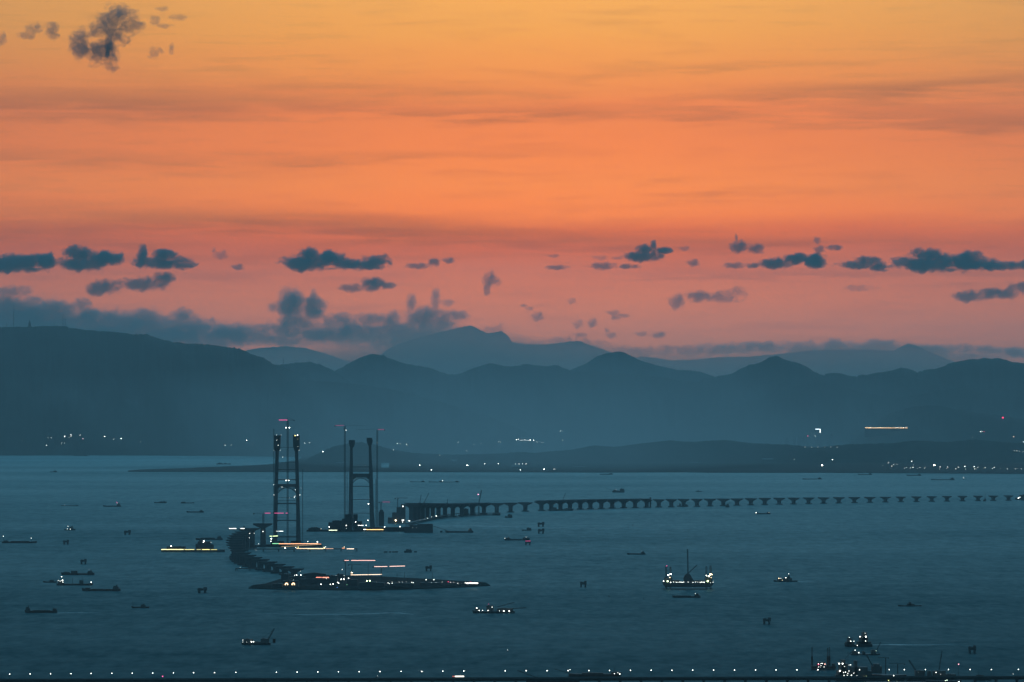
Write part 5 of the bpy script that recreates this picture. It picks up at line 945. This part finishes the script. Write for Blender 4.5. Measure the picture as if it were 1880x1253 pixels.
#STAGE2_END
# ------------------------------------------------------------------ clouds beyond the haze
YC = 84000
KINDS = {'dense': (1 / 46, 1.1, 1.9), 'medium': (1 / 80, .95, 2.2), 'thin': (1 / 140, .85, 2.6), 'wispy': (1 / 240, 1.1, 3.2), 'torn': (1 / 170, .8, 2.7), 'bank': (1 / 105, .8, 1.6)}   # density, edge gain, raggedness
def cloud_mat(name, ell, kind, flat, nscale):
    """noise eroded density inside a union of ellipsoids (object space)"""
    dens, gain, amp = KINDS[kind]
    m = bpy.data.materials.new(name); m.use_nodes = True; t = m.node_tree; t.nodes.clear(); L = t.links.new
    o = t.nodes.new('ShaderNodeOutputMaterial'); v = t.nodes.new('ShaderNodeVolumePrincipled')
    v.inputs['Color'].default_value = (.62, .74, .78, 1) if kind == 'bank' else (.06, .38, .48, 1)
    if kind == 'bank': v.inputs['Anisotropy'].default_value = .55
    tc = t.nodes.new('ShaderNodeTexCoord'); P = tc.outputs['Object']
    def noise_(sc, det, dist):
        mp = t.nodes.new('ShaderNodeMapping'); mp.inputs['Scale'].default_value = (sc, sc, sc * 1.25); L(P, mp.inputs[0])
        n = t.nodes.new('ShaderNodeTexNoise'); n.inputs['Scale'].default_value = 1; n.inputs['Detail'].default_value = det; n.inputs['Roughness'].default_value = .62; n.inputs['Distortion'].default_value = dist; L(mp.outputs[0], n.inputs['Vector']); return n.outputs[0]
    f = None
    for (c, r) in ell:
        a = t.nodes.new('ShaderNodeVectorMath'); a.operation = 'SUBTRACT'; L(P, a.inputs[0]); a.inputs[1].default_value = c
        b = t.nodes.new('ShaderNodeVectorMath'); b.operation = 'DIVIDE'; L(a.outputs[0], b.inputs[0]); b.inputs[1].default_value = r
        d = t.nodes.new('ShaderNodeVectorMath'); d.operation = 'DOT_PRODUCT'; L(b.outputs[0], d.inputs[0]); L(b.outputs[0], d.inputs[1])
        g = M(t, 'SUBTRACT', 1, d.outputs['Value']); f = g if f is None else M(t, 'SMOOTH_MAX', f, g, .35)
    nz = M(t, 'ADD', M(t, 'MULTIPLY', M(t, 'SUBTRACT', noise_(1 / nscale, 5, .6), .5), amp * 2.0), M(t, 'MULTIPLY', M(t, 'SUBTRACT', noise_(3.4 / nscale, 4, .5), .5), amp * .95))
    q = M(t, 'MULTIPLY', M(t, 'ADD', f, M(t, 'ADD', nz, .06)), gain, clamp=True)
    L(M(t, 'MULTIPLY', q, dens), v.inputs['Density']); L(v.outputs[0], o.inputs['Volume']); m.cycles.volume_step_rate = .5
    return m
def cloud(label, strokes, kind='dense', seed=1, vox=14, dist=YC, lumpy=1.0, name='cloud', cat='cloud', nscale=210):
    """strokes: ellipses (px, py, rx, ry) in photo pixels"""
    bm = bmesh.new(); k = dist / F; c0 = at(strokes[0][0], strokes[0][1], dist); ell = []; rnd = random.Random(seed)
    for (px, py, rx, ry) in strokes:
        r = min(rx, ry); p = at(px, py, dist) - c0; p.y = rnd.uniform(-.3, .3) * r * k
        rr = (rx * k * 1.18, max(r * 1.3, 9) * k, ry * k * 1.3); ell.append((tuple(p), rr))
        bmesh.ops.create_icosphere(bm, subdivisions=4, radius=1, matrix=Matrix.Translation(p) @ Matrix.Diagonal((rr[0] * 1.32, rr[1] * 1.32, rr[2] * 1.32, 1)))
    me = bpy.data.meshes.new(name); bm.to_mesh(me); bm.free()
    o = link(name, me, cloud_mat('cloud_vapour', ell, kind, .5, nscale)); o.location = c0
    if len(strokes) > 1: md = o.modifiers.new('union', 'REMESH'); md.mode = 'VOXEL'; md.voxel_size = max(vox, 20)
    return tag(o, label, cat, 'clouds over the mountains')
CL = [
 ('long flat dark cloud cut by the left edge of the sky', [(20, 483, 60, 14), (80, 480, 18, 14), (-40, 480, 40, 16)], 'dense'),
 ('dark lens shaped cloud with a peaked top, second from the left edge', [(150, 484, 44, 11), (145, 467, 26, 13), (190, 474, 30, 13), (212, 470, 12, 5)], 'dense'),
 ('dark cloud with an upright curl at its left end', [(262, 470, 10, 18), (300, 483, 50, 10), (302, 470, 20, 10), (345, 485, 18, 6)], 'dense'),
 ('tiny pale cloud tuft above a small dark one', [(408, 467, 13, 7), (393, 459, 4, 4)], 'thin'),
 ('tiny dark cloud under the pale tuft', [(438, 490, 11, 5)], 'medium'),
 ('round dark cloud lying left of a longer one, under the curled cloud', [(190, 526, 27, 12), (172, 534, 14, 8)], 'medium'),
 ('longer dark cloud lying right of the round one, under the curled cloud', [(268, 520, 40, 11), (300, 510, 20, 10), (240, 524, 14, 8)], 'medium'),
 ('largest dark cloud of the left half, long with two humps', [(560, 482, 38, 13), (568, 468, 18, 12), (605, 474, 22, 13), (650, 486, 50, 9), (690, 478, 28, 9)], 'dense'),
 ('thin pointed dark cloud right of the long two humped cloud', [(770, 488, 22, 5), (795, 482, 10, 6)], 'medium'),
 ('small dark tuft just right of the thin pointed cloud', [(825, 478, 11, 5)], 'medium'),
 ('flat triangular cloud under the long two humped cloud', [(650, 528, 26, 7), (685, 522, 24, 11), (710, 525, 14, 5)], 'medium'),
 ('small upright ragged cloud alone above the pointed far peak', [(900, 512, 12, 14), (895, 530, 7, 12), (912, 516, 8, 8)], 'thin'),
 ('small flat cloud low beside the sky centre, left of the double dark clouds', [(1025, 491, 20, 4)], 'medium'),
 ('faint tuft above the small flat cloud near the sky centre', [(1018, 470, 11, 3)], 'thin'),
 ('flat dark double cloud below the domed cloud right of centre', [(1110, 488, 22, 6), (1155, 490, 18, 4)], 'medium'),
 ('faint ragged wisp above the flat double cloud', [(1105, 473, 13, 4), (1130, 474, 10, 2.5)], 'wispy'),
 ('domed dark cloud right of centre with a ragged crest', [(1180, 470, 32, 9), (1185, 459, 18, 9), (1200, 450, 6, 9), (1220, 460, 14, 5)], 'dense'),
 ('tiny pale wisp right of the domed cloud', [(1258, 456, 10, 4)], 'thin'),
 ('tiny dark wedge shaped cloud under the pale wisp', [(1274, 482, 11, 6)], 'medium'),
 ('dark tufted cloud with a thin spike on top', [(1358, 452, 16, 10), (1387, 457, 18, 7), (1352, 438, 3, 9)], 'medium'),
 ('flat dark cloud under the spiked tuft', [(1352, 487, 20, 5), (1380, 488, 14, 4)], 'medium'),
 ('long wedge shaped dark cloud rising to the right under a loose curl', [(1425, 483, 28, 9), (1460, 476, 26, 8), (1495, 480, 20, 12), (1470, 470, 14, 5)], 'dense'),
 ('loose curl of cloud hanging above the long wedge shaped cloud', [(1505, 457, 10, 6), (1528, 455, 16, 4), (1500, 442, 6, 7)], 'medium'),
 ('flat dark cloud left of the largest cloud on the right', [(1580, 486, 40, 7), (1590, 479, 22, 8), (1615, 491, 22, 6)], 'dense'),
 ('largest dark cloud of the right side, long and humped, reaching the right edge', [(1700, 484, 52, 13), (1705, 470, 32, 12), (1780, 484, 58, 12), (1775, 473, 28, 10), (1850, 487, 46, 7), (1900, 485, 30, 8)], 'dense'),
 ('long cloud low at the right edge, rising out of the picture', [(1780, 543, 28, 10), (1830, 540, 36, 9), (1885, 530, 34, 9)], 'medium'),
 ('long ragged cloud low on the right with a dark core', [(1245, 552, 14, 12), (1285, 544, 32, 9), (1335, 545, 24, 9), (1362, 537, 16, 8)], 'thin'),
 ('slanting comma shaped cloud low near the centre', [(988, 580, 12, 8), (972, 568, 9, 5), (962, 562, 6, 3)], 'thin'),
 ('small ragged cloud of slanting streaks low near the centre', [(1128, 574, 12, 5), (1142, 580, 12, 4), (1132, 584, 8, 4)], 'thin'),
 ('faint small cloud left of the slanting streaks', [(1088, 592, 9, 8)], 'thin'),
 ('faintest small cloud left of a slightly darker one, low near the centre', [(1062, 594, 10, 7)], 'wispy'),
 ('tiny faint cloud dot above the faint pair near the centre', [(1050, 552, 8, 5)], 'wispy'),
 ('small low cloud with a tail, just above the centre peak', [(1124, 615, 10, 5), (1115, 607, 5, 5)], 'thin'),
 ('small dark low double cloud right above the rounded centre peak', [(1180, 613, 12, 4), (1207, 615, 15, 5)], 'thin'),
 ('barely visible wisp under the dark clouds on the right', [(1580, 528, 24, 5)], 'wispy'),
]
for i, (lb, st, kd) in enumerate(CL): cloud(lb, st, kd, seed=20 + i, vox=12)
cloud('grey blue cloud torn in ragged pieces at the top left of the sky', [(215, 30, 28, 19), (190, 52, 22, 20), (236, 48, 28, 14), (208, 70, 30, 17), (148, 78, 20, 20), (172, 98, 34, 17), (200, 92, 18, 24), (205, 118, 12, 12)], 'torn', 70, lumpy=1.4)
cloud('dark knot of cloud inside the ragged cloud at the top left', [(200, 84, 9, 9), (198, 98, 4, 10)], 'medium', 71)
cloud('faint loose tufts right of the ragged cloud at the top left', [(300, 16, 12, 4), (282, 38, 9, 7), (305, 48, 14, 4), (325, 33, 14, 5), (285, 98, 12, 9), (315, 88, 5, 9)], 'wispy', 72, lumpy=1.3)
cloud('faint brownish wisp between the left edge and the ragged top cloud', [(65, 52, 16, 9), (95, 58, 12, 12), (45, 66, 18, 6)], 'wispy', 73, lumpy=1.4)
cloud('small grey tuft cut by the left edge high in the sky', [(4, 70, 9, 10)], 'wispy', 74)
# banks behind the mountains
cloud('grey cloud bank rising behind the left ridge', [(20, 535, 34, 10), (10, 560, 40, 16), (60, 575, 60, 20), (110, 572, 42, 18), (150, 560, 20, 10), (150, 590, 60, 22), (215, 588, 50, 14), (270, 590, 40, 20), (300, 592, 30, 12), (335, 582, 26, 14), (345, 610, 70, 24), (40, 600, 100, 44), (190, 612, 130, 34), (300, 618, 110, 26), (410, 618, 60, 20)], 'bank', 80, vox=22)
cloud('towering twin peaked cloud above the bank, left of the pointed peak', [(535, 560, 26, 26), (530, 545, 12, 14), (500, 566, 10, 9), (575, 568, 22, 22), (575, 545, 8, 16), (545, 590, 40, 12)], 'bank', 81, vox=16)
cloud('long low grey cloud bank between the left ridge and the pointed peak', [(450, 608, 60, 12), (540, 606, 60, 14), (620, 592, 30, 14), (680, 588, 40, 12), (640, 612, 100, 20), (722, 590, 16, 16), (740, 616, 80, 22), (800, 606, 40, 12), (520, 622, 90, 14)], 'bank', 82, vox=20)
cloud('heaped cloud with curling ragged top left of the pointed peak', [(780, 582, 34, 18), (755, 560, 9, 20), (800, 552, 9, 18), (835, 580, 24, 9), (812, 590, 30, 12), (822, 556, 16, 7)], 'bank', 83, vox=14, lumpy=1.3)
cloud('thin cloud cap beside the second summit right of the pointed peak', [(912, 604, 18, 6), (922, 598, 6, 6)], 'wispy', 84)
cloud('flat cloud cap lying on the far ridge near the centre', [(1040, 624, 30, 7), (1060, 616, 14, 4), (1080, 634, 30, 8), (990, 634, 40, 5)], 'wispy', 85)
cloud('long pale cloud bank low behind the far ridge right of the centre peak', [(1190, 644, 50, 8), (1260, 645, 50, 8)], 'wispy', 86)
cloud('long humped pale cloud bank behind the far ridge on the right', [(1340, 640, 60, 10), (1400, 638, 50, 10), (1470, 636, 50, 10), (1530, 634, 40, 10), (1615, 634, 40, 10), (1560, 642, 120, 12), (1690, 646, 50, 12)], 'bank', 87, vox=20)
cloud('pale low cloud bank reaching the right edge behind the right mountain', [(1740, 640, 50, 8), (1800, 644, 50, 8), (1860, 648, 50, 10), (1920, 650, 50, 10), (1790, 655, 80, 8)], 'bank', 88, vox=20)

# ------------------------------------------------------------------ valley mist and haze
def mist(label, pts, y0, y1, tau, g, col):
    """wedge of mist: full thickness at its foot, thinning to nothing at its top line pts (px, py at distance y1)"""
    V = []; Fs = []
    for px, py, *th in pts:
        y0_ = y1 - (y1 - y0) * (th[0] if th else 1); top = at(px, py, y1); a = at(px, 760, y0_)
        V += [(a.x, y0_, -2), (top.x, y1, -2), (top.x, y1, top.z)]
    n = len(pts)
    for i in range(n - 1):
        a = 3 * i
        for j in range(3): Fs.append((a + j, a + 3 + j, a + 3 + (j + 1) % 3, a + (j + 1) % 3))
    Fs += [(0, 1, 2), (3 * n - 1, 3 * n - 2, 3 * n - 3)]
    me = bpy.data.meshes.new('mist'); me.from_pydata(V, [], Fs); me.update()
    bm = bmesh.new(); bm.from_mesh(me); bmesh.ops.recalc_face_normals(bm, faces=bm.faces); bm.to_mesh(me); bm.free()
    m = bpy.data.materials.new('mist'); m.use_nodes = True; t = m.node_tree; t.nodes.clear(); o = t.nodes.new('ShaderNodeOutputMaterial'); v = t.nodes.new('ShaderNodeVolumePrincipled')
    v.inputs['Color'].default_value = (*col, 1); v.inputs['Density'].default_value = tau / (y1 - y0); v.inputs['Anisotropy'].default_value = g; t.links.new(v.outputs[0], o.inputs['Volume'])
    o = link('mist', me, m); tag(o, label, 'mist', kind='stuff')
mist('pale mist in front of the farthest mountains', [(-2000, 650), (300, 650), (560, 632), (660, 612), (740, 594), (820, 588), (850, 590), (880, 598), (930, 604), (980, 616), (1100, 624), (1200, 640), (1300, 640), (1500, 630), (1660, 622), (1780, 644), (1900, 660), (3800, 660)], 54500, 71200, 6.5, .90, (1, .96, .94))
mist('thin mist at the feet of the middle mountains', [(-600, 700, .02), (60, 690, .1), (300, 680, .3), (520, 664, .7), (700, 654, 1), (900, 650, 1.15), (1150, 650, 1.1), (1350, 656, .85), (1600, 676, .5), (1900, 690, .25), (3400, 720, .1)], 23600, 34900, .95, .2, (.85, .94, .98))
b = MB(); b.box(-70000, 70000, -1500, HAZE_END, -3, HAZE_TOP); hz = b.build('haze', None)
hm = bpy.data.materials.new('haze'); hm.use_nodes = True; t = hm.node_tree; t.nodes.clear()
o_ = t.nodes.new('ShaderNodeOutputMaterial'); v_ = t.nodes.new('ShaderNodeVolumePrincipled')
v_.inputs['Color'].default_value = (.80, .92, .97, 1); v_.inputs['Density'].default_value = 1 / HAZE_LEN
t.links.new(v_.outputs[0], o_.inputs['Volume']); hz.data.materials.append(hm)
tag(hz, kind='stuff'); hz['label'] = 'thin blue evening haze over the bay'; hz['category'] = 'haze'
